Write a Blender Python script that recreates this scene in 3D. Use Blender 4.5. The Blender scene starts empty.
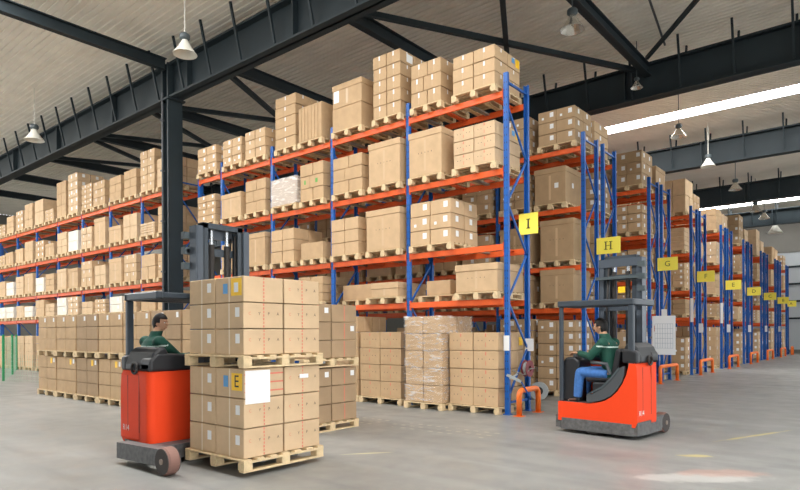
import bpy, math, random
from math import sin, cos, pi, radians
from mathutils import Vector, Matrix
from mathutils.bvhtree import BVHTree
RNG = random.Random(7)
scene = bpy.context.scene
COL = scene.collection

# ------------------------------------------------------------------ materials
def srgb(r, g, b):
    f = lambda c: (c/255/12.92) if c/255 <= .04045 else ((c/255+.055)/1.055)**2.4
    return (f(r), f(g), f(b), 1)
def mat(name, col, rough=.6, metal=0, spec=.5, noise=None, bump=0, emit=0, alpha=1, scale=8, coat=0):
    m = bpy.data.materials.new(name); m.use_nodes = True
    nt = m.node_tree; b = nt.nodes['Principled BSDF']
    b.inputs['Base Color'].default_value = col
    b.inputs['Roughness'].default_value = rough
    b.inputs['Metallic'].default_value = metal
    b.inputs['Specular IOR Level'].default_value = spec
    b.inputs['Coat Weight'].default_value = coat
    b.inputs['Alpha'].default_value = alpha
    if emit:
        b.inputs['Emission Color'].default_value = col
        b.inputs['Emission Strength'].default_value = emit
    if noise or bump:
        tc = nt.nodes.new('ShaderNodeTexCoord'); n = nt.nodes.new('ShaderNodeTexNoise')
        n.inputs['Scale'].default_value = scale; n.inputs['Detail'].default_value = 4
        nt.links.new(tc.outputs['Object'], n.inputs['Vector'])
        if noise:
            r = nt.nodes.new('ShaderNodeValToRGB')
            r.color_ramp.elements[0].position = .3; r.color_ramp.elements[1].position = .7
            r.color_ramp.elements[0].color = tuple(c*(1-noise) for c in col[:3])+(1,)
            r.color_ramp.elements[1].color = tuple(min(1, c*(1+noise)) for c in col[:3])+(1,)
            nt.links.new(n.outputs['Fac'], r.inputs['Fac']); nt.links.new(r.outputs['Color'], b.inputs['Base Color'])
        if bump:
            bp = nt.nodes.new('ShaderNodeBump'); bp.inputs['Strength'].default_value = bump
            bp.inputs['Distance'].default_value = .02
            nt.links.new(n.outputs['Fac'], bp.inputs['Height']); nt.links.new(bp.outputs['Normal'], b.inputs['Normal'])
    return m
CARD = [mat('cardboard_%d' % i, srgb(*c), .75, spec=.25, noise=.07, scale=5) for i, c in enumerate([
    (190, 160, 124), (198, 168, 132), (176, 148, 114), (168, 142, 112), (204, 176, 142), (226, 218, 204)])]
M = dict(
    tape=mat('clear_tape', srgb(202, 173, 136), .3), label=mat('white_paper', srgb(235, 236, 236), .6),
    red=mat('red_print', srgb(212, 118, 96), .6), ink=mat('black_print', srgb(40, 36, 34), .6),
    yellow=mat('yellow_sticker', srgb(250, 200, 24), .5), blue=mat('blue_sticker', srgb(80, 150, 205), .5),
    green=mat('green_print', srgb(90, 160, 70), .6), strap=mat('white_strap', srgb(222, 208, 184), .4),
    wood=mat('pallet_wood', srgb(214, 190, 150), .8, noise=.15, scale=14),
    post=mat('blue_steel', srgb(10, 88, 170), .4, spec=.5, noise=.06, scale=3),
    beam=mat('orange_steel', srgb(226, 96, 42), .45, spec=.4, noise=.07, scale=3),
    galv=mat('galvanised_steel', srgb(150, 146, 138), .45, metal=.3),
    steel=mat('painted_dark_steel', srgb(40, 50, 55), .55, spec=.3, noise=.08, scale=2),
    steel2=mat('painted_grey_steel', srgb(70, 80, 84), .5),
    guard=mat('orange_guard_paint', srgb(240, 116, 36), .4),
    sign=mat('yellow_sign', srgb(254, 238, 92), .5), signink=mat('sign_ink', srgb(96, 92, 50), .5),
    board=mat('white_board', srgb(244, 247, 250), .4), boardink=mat('pale_grid_ink', srgb(170, 182, 196), .5),
    lampm=mat('lamp_reflector', srgb(226, 222, 212), .25, metal=.75), lampd=mat('lamp_ballast', srgb(74, 84, 88), .5),
    lampw=mat('lamp_white', srgb(222, 220, 210), .4),
    truck=mat('red_orange_paint', srgb(235, 72, 34), .55, spec=.15, noise=.03, scale=2),
    tblack=mat('black_plastic', srgb(34, 36, 40), .45), tgrey=mat('dark_grey_plastic', srgb(72, 76, 80), .5),
    tbase=mat('scuffed_grey_steel', srgb(92, 92, 92), .55, noise=.3, scale=18),
    tguard=mat('slate_guard_paint', srgb(58, 66, 74), .42, spec=.4), tmast=mat('mast_steel', srgb(76, 84, 94), .4, metal=.2),
    rubber=mat('tyre_rubber', srgb(66, 60, 58), .8), hub=mat('wheel_hub', srgb(140, 124, 112), .5),
    tyre=mat('pinkish_tyre', srgb(132, 98, 88), .7), chrome=mat('bright_steel', srgb(190, 192, 194), .25, metal=.9),
    skin=mat('skin', srgb(206, 156, 124), .55), jacket=mat('green_jacket', srgb(8, 70, 56), .75, noise=.12, scale=12, bump=.3),
    stripe=mat('reflective_stripe', srgb(196, 214, 206), .5), jeans=mat('blue_jeans', srgb(62, 112, 178), .8, noise=.14, scale=20),
    hair=mat('black_hair', srgb(22, 18, 18), .6), shoe=mat('brown_shoe', srgb(96, 66, 52), .6), lips=mat('lips', srgb(170, 100, 90), .5),
    eyew=mat('eye_white', srgb(220, 214, 208), .3),
    fence=mat('green_fence_paint', srgb(30, 140, 84), .5), mesh=mat('pale_green_wire', srgb(140, 184, 156), .5),
    window=mat('frosted_window', srgb(196, 202, 206), .35), reel=mat('dark_red_reel', srgb(120, 30, 40), .5),
    strapw=mat('grey_strapping', srgb(160, 166, 168), .45))
def film_mat(nm='stretch_film', lo=.04, hi=.5):
    m = mat(nm, (.95, .95, .95, 1), .14, spec=.7, bump=.9, scale=7); nt = m.node_tree; b = nt.nodes['Principled BSDF']
    tc = nt.nodes.new('ShaderNodeTexCoord'); mp = nt.nodes.new('ShaderNodeMapping'); mp.inputs['Scale'].default_value = (2.2, 2.2, 9)
    n = nt.nodes.new('ShaderNodeTexNoise'); n.inputs['Scale'].default_value = 1.6; n.inputs['Detail'].default_value = 6; n.inputs['Distortion'].default_value = 1.2
    r = nt.nodes.new('ShaderNodeValToRGB')
    r.color_ramp.elements[0].position = .5; r.color_ramp.elements[0].color = (lo,)*3+(1,)
    r.color_ramp.elements[1].position = .72; r.color_ramp.elements[1].color = (hi,)*3+(1,)
    nt.links.new(tc.outputs['Object'], mp.inputs['Vector']); nt.links.new(mp.outputs['Vector'], n.inputs['Vector'])
    nt.links.new(n.outputs['Fac'], r.inputs['Fac']); nt.links.new(r.outputs['Color'], b.inputs['Alpha'])
    return m
M['film'] = film_mat('stretch_film', .05, .62)
M['film2'] = film_mat('silvery_film', .35, .9)

# ------------------------------------------------------------------ mesh builder
class MB:
    def __init__(s): s.v = []; s.f = []; s.m = []; s.mats = []; s.cur = 0; s.sm = []; s.smooth = False
    def use(s, m):
        if m not in s.mats: s.mats.append(m)
        s.cur = s.mats.index(m); return s
    def add(s, vs, fs):
        o = len(s.v); s.v += [tuple(p) for p in vs]
        for f in fs: s.f.append(tuple(i+o for i in f)); s.m.append(s.cur); s.sm.append(s.smooth)
        return s
    def box(s, x0, x1, y0, y1, z0, z1, b=0):
        if b <= 0:
            vs = [(x, y, z) for z in (z0, z1) for y in (y0, y1) for x in (x0, x1)]
            return s.add(vs, [(0, 2, 3, 1), (4, 5, 7, 6), (0, 1, 5, 4), (2, 6, 7, 3), (0, 4, 6, 2), (1, 3, 7, 5)])
        vs = []; ix = {}
        P = ((x0, x1), (y0, y1), (z0, z1))
        for i in (0, 1):
            for j in (0, 1):
                for k in (0, 1):
                    c = [P[0][i], P[1][j], P[2][k]]; sg = [1-2*i, 1-2*j, 1-2*k]
                    for a in range(3):
                        p = list(c)
                        for q in range(3):
                            if q != a: p[q] += sg[q]*b
                        ix[i, j, k, a] = len(vs); vs.append(p)
        fs = []
        def quad(l):                                  # orient outward from the box centre
            c = [(x0+x1)/2, (y0+y1)/2, (z0+z1)/2]
            a, bb, cc = (Vector(vs[l[t]]) for t in (0, 1, 2)); n = (bb-a).cross(cc-a)
            ctr = sum((Vector(vs[t]) for t in l), Vector())/len(l)-Vector(c)
            fs.append(tuple(l) if n.dot(ctr) > 0 else tuple(reversed(l)))
        for a in range(3):
            o = [q for q in range(3) if q != a]
            for e in (0, 1):
                l = []
                for u, w in ((0, 0), (1, 0), (1, 1), (0, 1)):
                    t = [0, 0, 0]; t[a] = e; t[o[0]] = u; t[o[1]] = w; l.append(ix[t[0], t[1], t[2], a])
                quad(l)
            for u in (0, 1):
                for w in (0, 1):
                    t = [0, 0, 0]; t[o[0]] = u; t[o[1]] = w; t2 = list(t); t2[a] = 1
                    quad([ix[(*t, o[0])], ix[(*t, o[1])], ix[(*t2, o[1])], ix[(*t2, o[0])]])
        for i in (0, 1):
            for j in (0, 1):
                for k in (0, 1): quad([ix[i, j, k, 0], ix[i, j, k, 1], ix[i, j, k, 2]])
        return s.add(vs, fs)
    def prism(s, pts, axis, a0, a1):
        n = len(pts)
        def P(p, a): return {'x': (a, p[0], p[1]), 'y': (p[0], a, p[1]), 'z': (p[0], p[1], a)}[axis]
        vs = [P(p, a0) for p in pts]+[P(p, a1) for p in pts]
        ar = sum(pts[i][0]*pts[(i+1) % n][1]-pts[(i+1) % n][0]*pts[i][1] for i in range(n))
        fs = [tuple(range(n)), tuple(range(2*n-1, n-1, -1))]+[(i, i+n, (i+1) % n+n, (i+1) % n) for i in range(n)]
        flip = (ar > 0) != (axis == 'y')
        if flip: fs = [tuple(reversed(f)) for f in fs]
        return s.add(vs, fs)
    def tube(s, path, r, n=10, cap=True):
        path = [Vector(p) for p in path]; vs = []; fs = []
        rs = r if isinstance(r, (list, tuple)) else [r]*len(path)
        up = None
        for i, p in enumerate(path):
            d = (path[min(i+1, len(path)-1)]-path[max(i-1, 0)]).normalized()
            if up is None: up = d.orthogonal().normalized()
            up = (up-d*up.dot(d)); up = up.normalized() if up.length > 1e-5 else d.orthogonal().normalized()
            w = d.cross(up)
            for k in range(n):
                a = 2*pi*k/n; vs.append(p+up*(rs[i]*cos(a))+w*(rs[i]*sin(a)))
        for i in range(len(path)-1):
            for k in range(n): fs.append((i*n+k, i*n+(k+1) % n, (i+1)*n+(k+1) % n, (i+1)*n+k))
        if cap: fs += [tuple(reversed(range(n))), tuple(range((len(path)-1)*n, len(path)*n))]
        return s.add(vs, fs)
    def bar(s, a, b, w, h):                           # rectangular bar between two points
        a, b = Vector(a), Vector(b); d = (b-a).normalized()
        u = Vector((0, 0, 1)).cross(d)
        if u.length < 1e-4: u = Vector((1, 0, 0))
        u.normalize(); t = d.cross(u)
        vs = [p+u*(i*w/2)+t*(j*h/2) for p in (a, b) for i, j in ((-1, -1), (1, -1), (1, 1), (-1, 1))]
        return s.add(vs, [(3, 2, 1, 0), (4, 5, 6, 7), (0, 1, 5, 4), (1, 2, 6, 5), (2, 3, 7, 6), (3, 0, 4, 7)])
    def lathe(s, prof, n=24, c=(0, 0, 0), axis='z'):
        vs = []; fs = []
        for r, z in prof:
            for k in range(n):
                a = 2*pi*k/n
                p = {'z': (r*cos(a), r*sin(a), z), 'y': (r*sin(a), z, r*cos(a)), 'x': (z, r*cos(a), r*sin(a))}[axis]
                vs.append((p[0]+c[0], p[1]+c[1], p[2]+c[2]))
        for i in range(len(prof)-1):
            for k in range(n): fs.append((i*n+k, i*n+(k+1) % n, (i+1)*n+(k+1) % n, (i+1)*n+k))
        return s.add(vs, fs)
    def cyl(s, c, r, a0, a1, axis='z', n=24): return s.lathe([(.0001, a0), (r, a0), (r, a1), (.0001, a1)], n, c, axis)
    def merge(s, o, dx=0, dy=0, dz=0):
        off = len(s.v); s.v += [(p[0]+dx, p[1]+dy, p[2]+dz) for p in o.v]
        mp = []
        for m in o.mats:
            if m not in s.mats: s.mats.append(m)
            mp.append(s.mats.index(m))
        for f, k, sm in zip(o.f, o.m, o.sm): s.f.append(tuple(i+off for i in f)); s.m.append(mp[k]); s.sm.append(sm)
        return s
    def mesh(s, name):
        me = bpy.data.meshes.new(name); me.from_pydata(s.v, [], s.f)
        for m in s.mats: me.materials.append(m)
        me.polygons.foreach_set('material_index', s.m); me.polygons.foreach_set('use_smooth', s.sm)
        me.update(); return me
def mb(m): return MB().use(M[m] if isinstance(m, str) else m)
def link(name, me, parent=None, loc=(0, 0, 0), rot=0):
    if isinstance(me, MB): me = me.mesh(name)
    o = bpy.data.objects.new(name, me); COL.objects.link(o)
    o.location = loc; o.rotation_euler = (0, 0, rot); o.parent = parent
    return o
def tag(o, label, cat, group=None, kind=None):
    o['label'] = label; o['category'] = cat
    if group: o['group'] = group
    if kind: o['kind'] = kind
    return o
def thing(name, label, cat, loc=(0, 0, 0), rot=0, group=None):
    return tag(link(name, None, None, loc, rot), label, cat, group)
def struct(name, m, loc=(0, 0, 0)):
    o = link(name, m, None, loc); o['kind'] = 'structure'; return o
def text_geom(txt, size, mb_, at, ux, uy, lift=0):
    """lettering as flat mesh: at = centre, ux / uy = unit vectors of the text's right and up"""
    cu = bpy.data.curves.new('t', 'FONT'); cu.body = txt; cu.size = size; cu.align_x = 'CENTER'; cu.align_y = 'CENTER'
    cu.resolution_u = 2
    o = bpy.data.objects.new('t', cu); COL.objects.link(o)
    dg = bpy.context.evaluated_depsgraph_get(); me = bpy.data.meshes.new_from_object(o.evaluated_get(dg))
    ux, uy, at = Vector(ux), Vector(uy), Vector(at); n = ux.cross(uy)
    mb_.add([at+ux*v.co.x+uy*v.co.y+n*lift for v in me.vertices], [tuple(p.vertices) for p in me.polygons])
    bpy.data.objects.remove(o); bpy.data.curves.remove(cu); bpy.data.meshes.remove(me)

# ------------------------------------------------------------------ camera
F_PX, CAM_H, HORIZ, YAW, ROLL = 603., 1.64, 333., radians(39.7), radians(-.28)
cd = bpy.data.cameras.new('camera'); cam = bpy.data.objects.new('camera', cd); COL.objects.link(cam)
cd.sensor_width = 36; cd.sensor_fit = 'HORIZONTAL'; cd.lens = 36*F_PX/800; cd.shift_y = (HORIZ-245)/800
cd.clip_end = 300
cam.matrix_world = Matrix.Translation((0, 0, CAM_H)) @ Matrix.Rotation(YAW, 4, 'Z') @ Matrix.Rotation(radians(90), 4, 'X') @ Matrix.Rotation(ROLL, 4, 'Z')
scene.camera = cam
CM = cam.matrix_world.copy()
def project(p):
    q = CM.inverted() @ Vector(p)
    return (400+F_PX*q.x/-q.z, HORIZ-F_PX*q.y/-q.z, -q.z)
def ray(px, py):
    return (CM.to_3x3() @ Vector(((px-400)/F_PX, (HORIZ-py)/F_PX, -1))).normalized()

# ------------------------------------------------------------------ the building
EX, WX, SY, NY = 16., -52., -14., 54.
ROOF = 10.7
def floor_mat():
    m = mat('concrete', srgb(150, 150, 148), .42, spec=.4); nt = m.node_tree; b = nt.nodes['Principled BSDF']
    N = nt.nodes.new; L = nt.links.new
    geo = N('ShaderNodeNewGeometry')
    def noise(sc, det, dist=0, mp=None):
        n = N('ShaderNodeTexNoise'); n.inputs['Scale'].default_value = sc; n.inputs['Detail'].default_value = det; n.inputs['Distortion'].default_value = dist
        if mp:
            q = N('ShaderNodeMapping'); q.inputs['Rotation'].default_value = (0, 0, mp[0]); q.inputs['Scale'].default_value = (mp[1], mp[2], 1)
            L(geo.outputs['Position'], q.inputs['Vector']); L(q.outputs['Vector'], n.inputs['Vector'])
        else: L(geo.outputs['Position'], n.inputs['Vector'])
        return n.outputs['Fac']
    def ramp(f, a, ca, c, cc):
        r = N('ShaderNodeValToRGB'); r.color_ramp.elements[0].position = a; r.color_ramp.elements[1].position = c
        r.color_ramp.elements[0].color = ca; r.color_ramp.elements[1].color = cc; L(f, r.inputs['Fac']); return r.outputs['Color']
    def mix(f, a, c, kind='MIX'):
        x = N('ShaderNodeMix'); x.data_type = 'RGBA'; x.blend_type = kind
        if isinstance(f, float): x.inputs['Factor'].default_value = f
        else: L(f, x.inputs['Factor'])
        for s_, k in ((a, 'A'), (c, 'B')):
            if isinstance(s_, tuple): x.inputs[6 if k == 'A' else 7].default_value = s_
            else: L(s_, x.inputs[6 if k == 'A' else 7])
        return x.outputs[2]
    def math_(op, a, c=None):
        x = N('ShaderNodeMath'); x.operation = op
        for i, s_ in enumerate((a, c)):
            if s_ is None: continue
            if isinstance(s_, (int, float)): x.inputs[i].default_value = s_
            else: L(s_, x.inputs[i])
        return x.outputs[0]
    g = lambda v: srgb(v, v, v-3)
    col = ramp(noise(.35, 6), .3, g(126), .7, g(146))
    col = mix(ramp(noise(1.1, 8, 1.5), .42, (0, 0, 0, 1), .75, (.5,)*3+(1,)), col, srgb(110, 112, 112))
    col = mix(ramp(noise(.5, 7, .6, (radians(8), .35, 5.)), .48, (0, 0, 0, 1), .8, (.6,)*3+(1,)), col, srgb(106, 108, 109))   # tyre streaks along the aisles
    col = mix(ramp(noise(.45, 7, .8, (radians(62), .3, 4.)), .5, (0, 0, 0, 1), .82, (.5,)*3+(1,)), col, srgb(158, 160, 158))
    # worn paint: marks with a shape of their own
    sp = N('ShaderNodeSeparateXYZ'); L(geo.outputs['Position'], sp.inputs[0]); X, Y = sp.outputs[0], sp.outputs[1]
    def spot(cx, cy, rx, ry, ang=0):
        dx, dy = math_('SUBTRACT', X, cx), math_('SUBTRACT', Y, cy)
        u = math_('ADD', math_('MULTIPLY', dx, cos(ang)/rx), math_('MULTIPLY', dy, sin(ang)/rx))
        w = math_('ADD', math_('MULTIPLY', dx, -sin(ang)/ry), math_('MULTIPLY', dy, cos(ang)/ry))
        d = math_('ADD', math_('POWER', u, 2.), math_('POWER', w, 2.))
        d = math_('ADD', d, math_('MULTIPLY', math_('SUBTRACT', noise(3.5, 6), .5), 2.4))
        r = N('ShaderNodeMapRange'); r.inputs[1].default_value = 1.; r.inputs[2].default_value = .45; L(d, r.inputs[0]); return r.outputs[0]
    col = mix(math_('MULTIPLY', spot(-1.75, 7.35, .75, .25, .65), .55), col, srgb(196, 194, 190))
    col = mix(math_('MULTIPLY', spot(-1.6, 7.75, .6, .22, .65), .6), col, srgb(178, 142, 128))
    col = mix(math_('MULTIPLY', spot(-2.1, 8.6, .25, .1, .6), .7), col, srgb(200, 186, 120))
    col = mix(math_('MULTIPLY', spot(-1.75, 10.9, 1.1, .05, 1.2), .7), col, srgb(200, 186, 110))
    col = mix(math_('MULTIPLY', spot(-5.6, 6.05, .4, .035, .9), .6), col, srgb(206, 198, 150))
    # dotted, worn lane lines in front of the first rack
    for yy in (8.05, 8.3, 8.55):
        line = math_('LESS_THAN', math_('ABSOLUTE', math_('SUBTRACT', Y, yy)), .035)
        seg = math_('GREATER_THAN', math_('SINE', math_('MULTIPLY', X, 32.)), .1)
        ok = math_('MULTIPLY', math_('LESS_THAN', X, -4.9), math_('GREATER_THAN', X, -8.6))
        f = math_('MULTIPLY', math_('MULTIPLY', line, seg), math_('MULTIPLY', ok, math_('GREATER_THAN', noise(2.2, 4), .47)))
        col = mix(math_('MULTIPLY', f, .45), col, srgb(206, 202, 180))
    L(col, b.inputs['Base Color'])
    L(ramp(noise(2., 5), .3, (.3,)*3+(1,), .7, (.5,)*3+(1,)), b.inputs['Roughness'])
    return m
struct('floor', mb(floor_mat()).box(WX, EX, SY, NY+.3, -.2, 0))
YARD = mat('pale_bounce_yard', srgb(222, 220, 214), .8, noise=.05, scale=.5)  # unseen yard, added pale to bounce light up to the ceiling
g = mb(YARD); g.box(EX, EX+60, SY-60, NY+.3, -.2, -.005); g.box(WX-60, EX, SY-60, SY, -.2, -.005); g.box(WX-60, WX, SY, NY+.3, -.2, -.005); struct('ground', g)
# corrugated deck, ribs along X, with two roof lights
DECK = mat('pale_roof_deck', srgb(244, 237, 224), .6, noise=.05, scale=1.2)
def deck(y0, y1):
    n = max(1, round((y1-y0)/.2)); p = (y1-y0)/n; pts = []
    for i in range(n):
        a = y0+i*p
        pts += [(a, ROOF), (a+p*.62, ROOF), (a+p*.7, ROOF+.04), (a+p*.92, ROOF+.04)]
    pts.append((y1, ROOF))
    vs = [(x, y, z) for x in (WX, EX) for y, z in pts]; k = len(pts)
    return vs, [(i, i+1, i+1+k, i+k) for i in range(k-1)]
LIGHTS = [(3.4, 5.1), (26.4, 27.4), (48.5, 49.5)]
c = mb(DECK); y = SY
for a, b_ in LIGHTS+[(NY, NY)]:
    c.add(*deck(y, a)); y = b_
ceil = struct('ceiling', c)
sky = mat('skylight_panel', (1, .99, .97, 1), .5, emit=1.0)
SKYM = sky
for i, (a, b_) in enumerate(LIGHTS): struct('window_%d' % (i+1), mb(sky).box(WX, EX, a, b_, ROOF+.02, ROOF+.06))
WALLM = mat('wall_panel', srgb(120, 118, 112), .7, noise=.05, scale=1)
struct('wall_west', mb(WALLM).box(WX-.3, WX, 4, NY, 0, 6.5).box(WX-.3, WX, SY, NY, 6.5, ROOF))
w = mb(WALLM); w.box(WX, EX, SY-.3, SY, 5.5, ROOF)  # unseen wall, added with its openings to shape the incoming sky light
for a, b_ in ((WX, -49), (-22, 2)): w.box(a, b_, SY-.3, SY, 0, 5.5)
struct('wall_south_blocker', w)
w = mb(WALLM); w.box(EX, EX+.3, SY-.3, NY+.3, 7.5, ROOF); w.box(EX, EX+.3, 9, 19, 0, 7.5); struct('wall_east_blocker', w)  # unseen wall, added to keep sky light out of the first aisle
w = mb(WALLM); w.box(WX, EX, NY, NY+.3, 7.6, ROOF); w.box(WX, -12, NY, NY+.3, 0, 7.6); w.box(-12, EX, NY, NY+.3, 0, .25); struct('wall_north', w)
i = 4
for k in range(7):                                    # frosted window bays in the far wall
    x0 = -12+k*4.; x1 = x0+4.
    fr = struct('window_%d' % i, mb('window').box(x0+.25, x1-.25, NY+.08, NY+.12, .25, 7.6)); i += 1
    f = mb('steel')
    f.box(x0-.25, x0+.25, NY-.3, NY+.1, 0, 7.6)
    for z in (2.6, 3.9, 5.2, 6.5): f.box(x0+.25, x1-.25, NY-.06, NY+.06, z-.07, z+.07)
    link('window_frame', f, fr)
# girders, column, beams, bracing
def girder(name, y, x0, x1, side=-1):
    g = mb('steel'); g.box(x0, x1, y-.03, y+.03, 9.1, 10.2); g.box(x0, x1, y-.22, y+.22, 9.1, 9.16); g.box(x0, x1, y-.22, y+.22, 10.14, 10.2)
    x = x0+1
    while x < x1: g.box(x-.03, x+.03, y-.2, y+.2, 9.16, 10.14); x += 4.9
    o = struct(name, g)
    x = x1-.6; 
    while x > x0:
        b_ = mb('steel'); b_.bar((x, y-.5, ROOF-.02), (x, y-.16, 9.2), .06, .06); b_.bar((x, y+.5, ROOF-.02), (x, y+.16, 9.2), .06, .06)
        link('fly_brace', b_, o); x -= 1.47
for i, y in enumerate((10.2, 20., 29.8, 39.6, 49.4)): girder('trim_%d' % (i+1), y, WX, EX)
c = mb('steel'); c.box(-18.1, -18.03, 9.95, 10.45, 0, 10.2); c.box(-17.77, -17.7, 9.95, 10.45, 0, 10.2); c.box(-18.03, -17.77, 10.16, 10.24, 0, 9.1)
c.box(-18.2, -17.6, 9.9, 10.5, 0, .04); c.box(-18.2, -17.6, 9.9, 10.5, 9.04, 9.1)
colm = struct('trim_6', c)
p = mb('tgrey'); p.tube([(-18.0, 9.93, 0), (-18.0, 9.93, 9.3)], .035)
for z in (2, 3.6, 5.2, 6.8, 8.4): p.box(-18.06, -17.94, 9.88, 9.98, z, z+.05)
link('conduit', p, colm)
n = 7
def roofbeam(x, y0, y1, z=10.05, h=.3):
    global n
    g = mb('steel'); g.box(x-.015, x+.015, y0, y1, z, z+h); g.box(x-.11, x+.11, y0, y1, z, z+.03); g.box(x-.11, x+.11, y0, y1, z+h-.03, z+h)
    struct('trim_%d' % n, g); n += 1
roofbeam(-17.9, SY, 9.97, 10.0, .35)
for x in (-6.15, -11., -15.9, -20.8, -25.7, -30.6, -35.5, -40.4): roofbeam(x, 10.43, 19.8, 9.75, .35)
for x in (-1.3, 3.6): roofbeam(x, 20.3, 29.6)
for x0, x1 in ((-11., -6.15), (-20.8, -15.9), (-30.6, -25.7), (-15.9, -11.), (-25.7, -20.8)):
    if x0 == -15.9: continue
    for a, b_ in ((x0, x1), (x1, x0)):
        g = mb('steel'); g.bar((a, 10.45, 9.85), (b_, 19.75, 9.85), .14, .14); struct('trim_%d' % n, g); n += 1
g = mb('steel'); g.bar((-6.15, 19.7, 10.3), (1.2, 10.5, 10.3), .1, .1); struct('trim_%d' % n, g); n += 1
g = mb('tgrey'); g.bar((-5.6, 19.7, 10.55), (-4.2, 10.5, 10.55), .05, .05); struct('trim_%d' % n, g); n += 1
# ------------------------------------------------------------------ pallet racks
LV = [2.32, 3.41, 4.92, 6.46]
D = .84                                               # depth between the post centres
def post_mesh():
    m = mb('post'); h = 6.82; w = .095; t = .012
    m.box(-w/2, w/2, -.035, -.035+t, 0, h); m.box(-w/2, -w/2+t, -.035+t, .035, 0, h); m.box(w/2-t, w/2, -.035+t, .035, 0, h)
    m.box(-w/2-.02, w/2+.02, -.07, .07, 0, .015)
    m.use(M['ink'])
    z = .3
    while z < h-.1:
        for sx in (-.024, .024): m.box(sx-.006, sx+.006, -.0362, -.035, z, z+.035)
        z += .15
    return m.mesh('post')
def lattice_mesh():
    m = mb('post'); z = .35; e = 1
    m.box(-.02, .02, .02, D-.02, .22, .26); m.box(-.02, .02, .02, D-.02, 6.62, 6.66)
    while z < 6.2:
        a, b_ = (.03, D-.03) if e > 0 else (D-.03, .03)
        m.bar((0, a, z), (0, b_, z+.93), .035, .035); z += .98; e = -e
    return m.mesh('upright_frame')
POST, LAT = post_mesh(), lattice_mesh()
BEAM = {}
def beam_mesh(L):
    k = round(L, 2)
    if k not in BEAM:
        m = mb('beam'); m.box(0, L, -.025, .025, -.125, 0, .006); m.box(0, L, -.012, .03, -.05, -.045)
        for x in (0, L): 
            s_ = 1 if x == 0 else -1
            m.box(min(x, x+s_*.012), max(x, x+s_*.012), -.03, .03, -.17, .04)
        BEAM[k] = m.mesh('crossbeam')
    return BEAM[k]
g_ = mb('galv'); g_.box(-.05, .05, -.02, D+.02, -.045, -.012); BAR = g_.mesh('support_bar')
BAR2 = BAR.copy(); BAR2.materials[0] = M['beam']
# the rows beyond the first are built a little lower
ROWF = {'H': .975, 'G': .955, 'F': .938, 'E': .93, 'D': .92, 'C': .91, 'B': .91, 'A': .91}
def rack(label, y0, xs, group, bars=True, fz=1.):
    """xs: post line positions from the aisle end (+X) inward"""
    r = thing('pallet_rack', label, 'rack', (xs[0], y0, 0), 0, group)
    yf, yb = .045, .045+D-.09+.045
    for x in xs:
        f = link('upright_frame', LAT, r, (x-xs[0], yf, 0)); f.scale = (1, 1, fz)
        link('post', POST, f, (0, 0, 0)); p = link('post', POST, f, (0, D, 0), pi)
    for i in range(len(xs)-1):
        L = xs[i]-xs[i+1]-.1
        for z in [q_*fz for q_ in LV]:
            for yy in (yf-.03, yf+D+.03): link('crossbeam', beam_mesh(L), r, (xs[i+1]-xs[0]+.05, yy, z))
            if bars:
                nb = 4 if L > 1.5 else 2
                for q in range(nb):
                    link('support_bar', BAR2 if q % 2 else BAR, r, (xs[i+1]-xs[0]+.05+L*(q+.5)/nb, yf, z))
    return r
XI = [-6.03, -8.53, -10.98, -13.37, -15.76, -17.0]
XB = [-18.22-2.42*k for k in range(9)]
ROWS = {'H': 14.5, 'G': 19.6, 'F': 24.55, 'E': 29.5, 'D': 34.45, 'C': 39.4, 'B': 44.4, 'A': 49.2}
rack('blue and orange pallet rack with the yellow I sign on its end', 10.57, XI, 'pallet racks')
rack('blue and orange pallet rack running on beyond the dark steel column', 10.57, XB, 'pallet racks')
XH = [-6.09-2.45*k for k in range(6)]
rack('pallet rack facing the first aisle beside the H sign', ROWS['H'], XH, 'pallet racks', True, ROWF['H'])
rack('second pallet rack standing back to back at the H sign', ROWS['H']+1.28, XH[:3], 'pallet racks', False, ROWF['H'])
for k, y in ROWS.items():
    if k == 'H': continue
    nb = 3 if k in 'GFE' else 2
    xs = [-6.09-2.45*j for j in range(nb+1)]
    rack('%s half of the double pallet rack at the %s sign' % ('front', k), y, xs, 'pallet racks', k in 'GF', ROWF[k])
    if k != 'A': rack('%s half of the double pallet rack at the %s sign' % ('rear', k), y+1.28, xs, 'pallet racks', False, ROWF[k])

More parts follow.
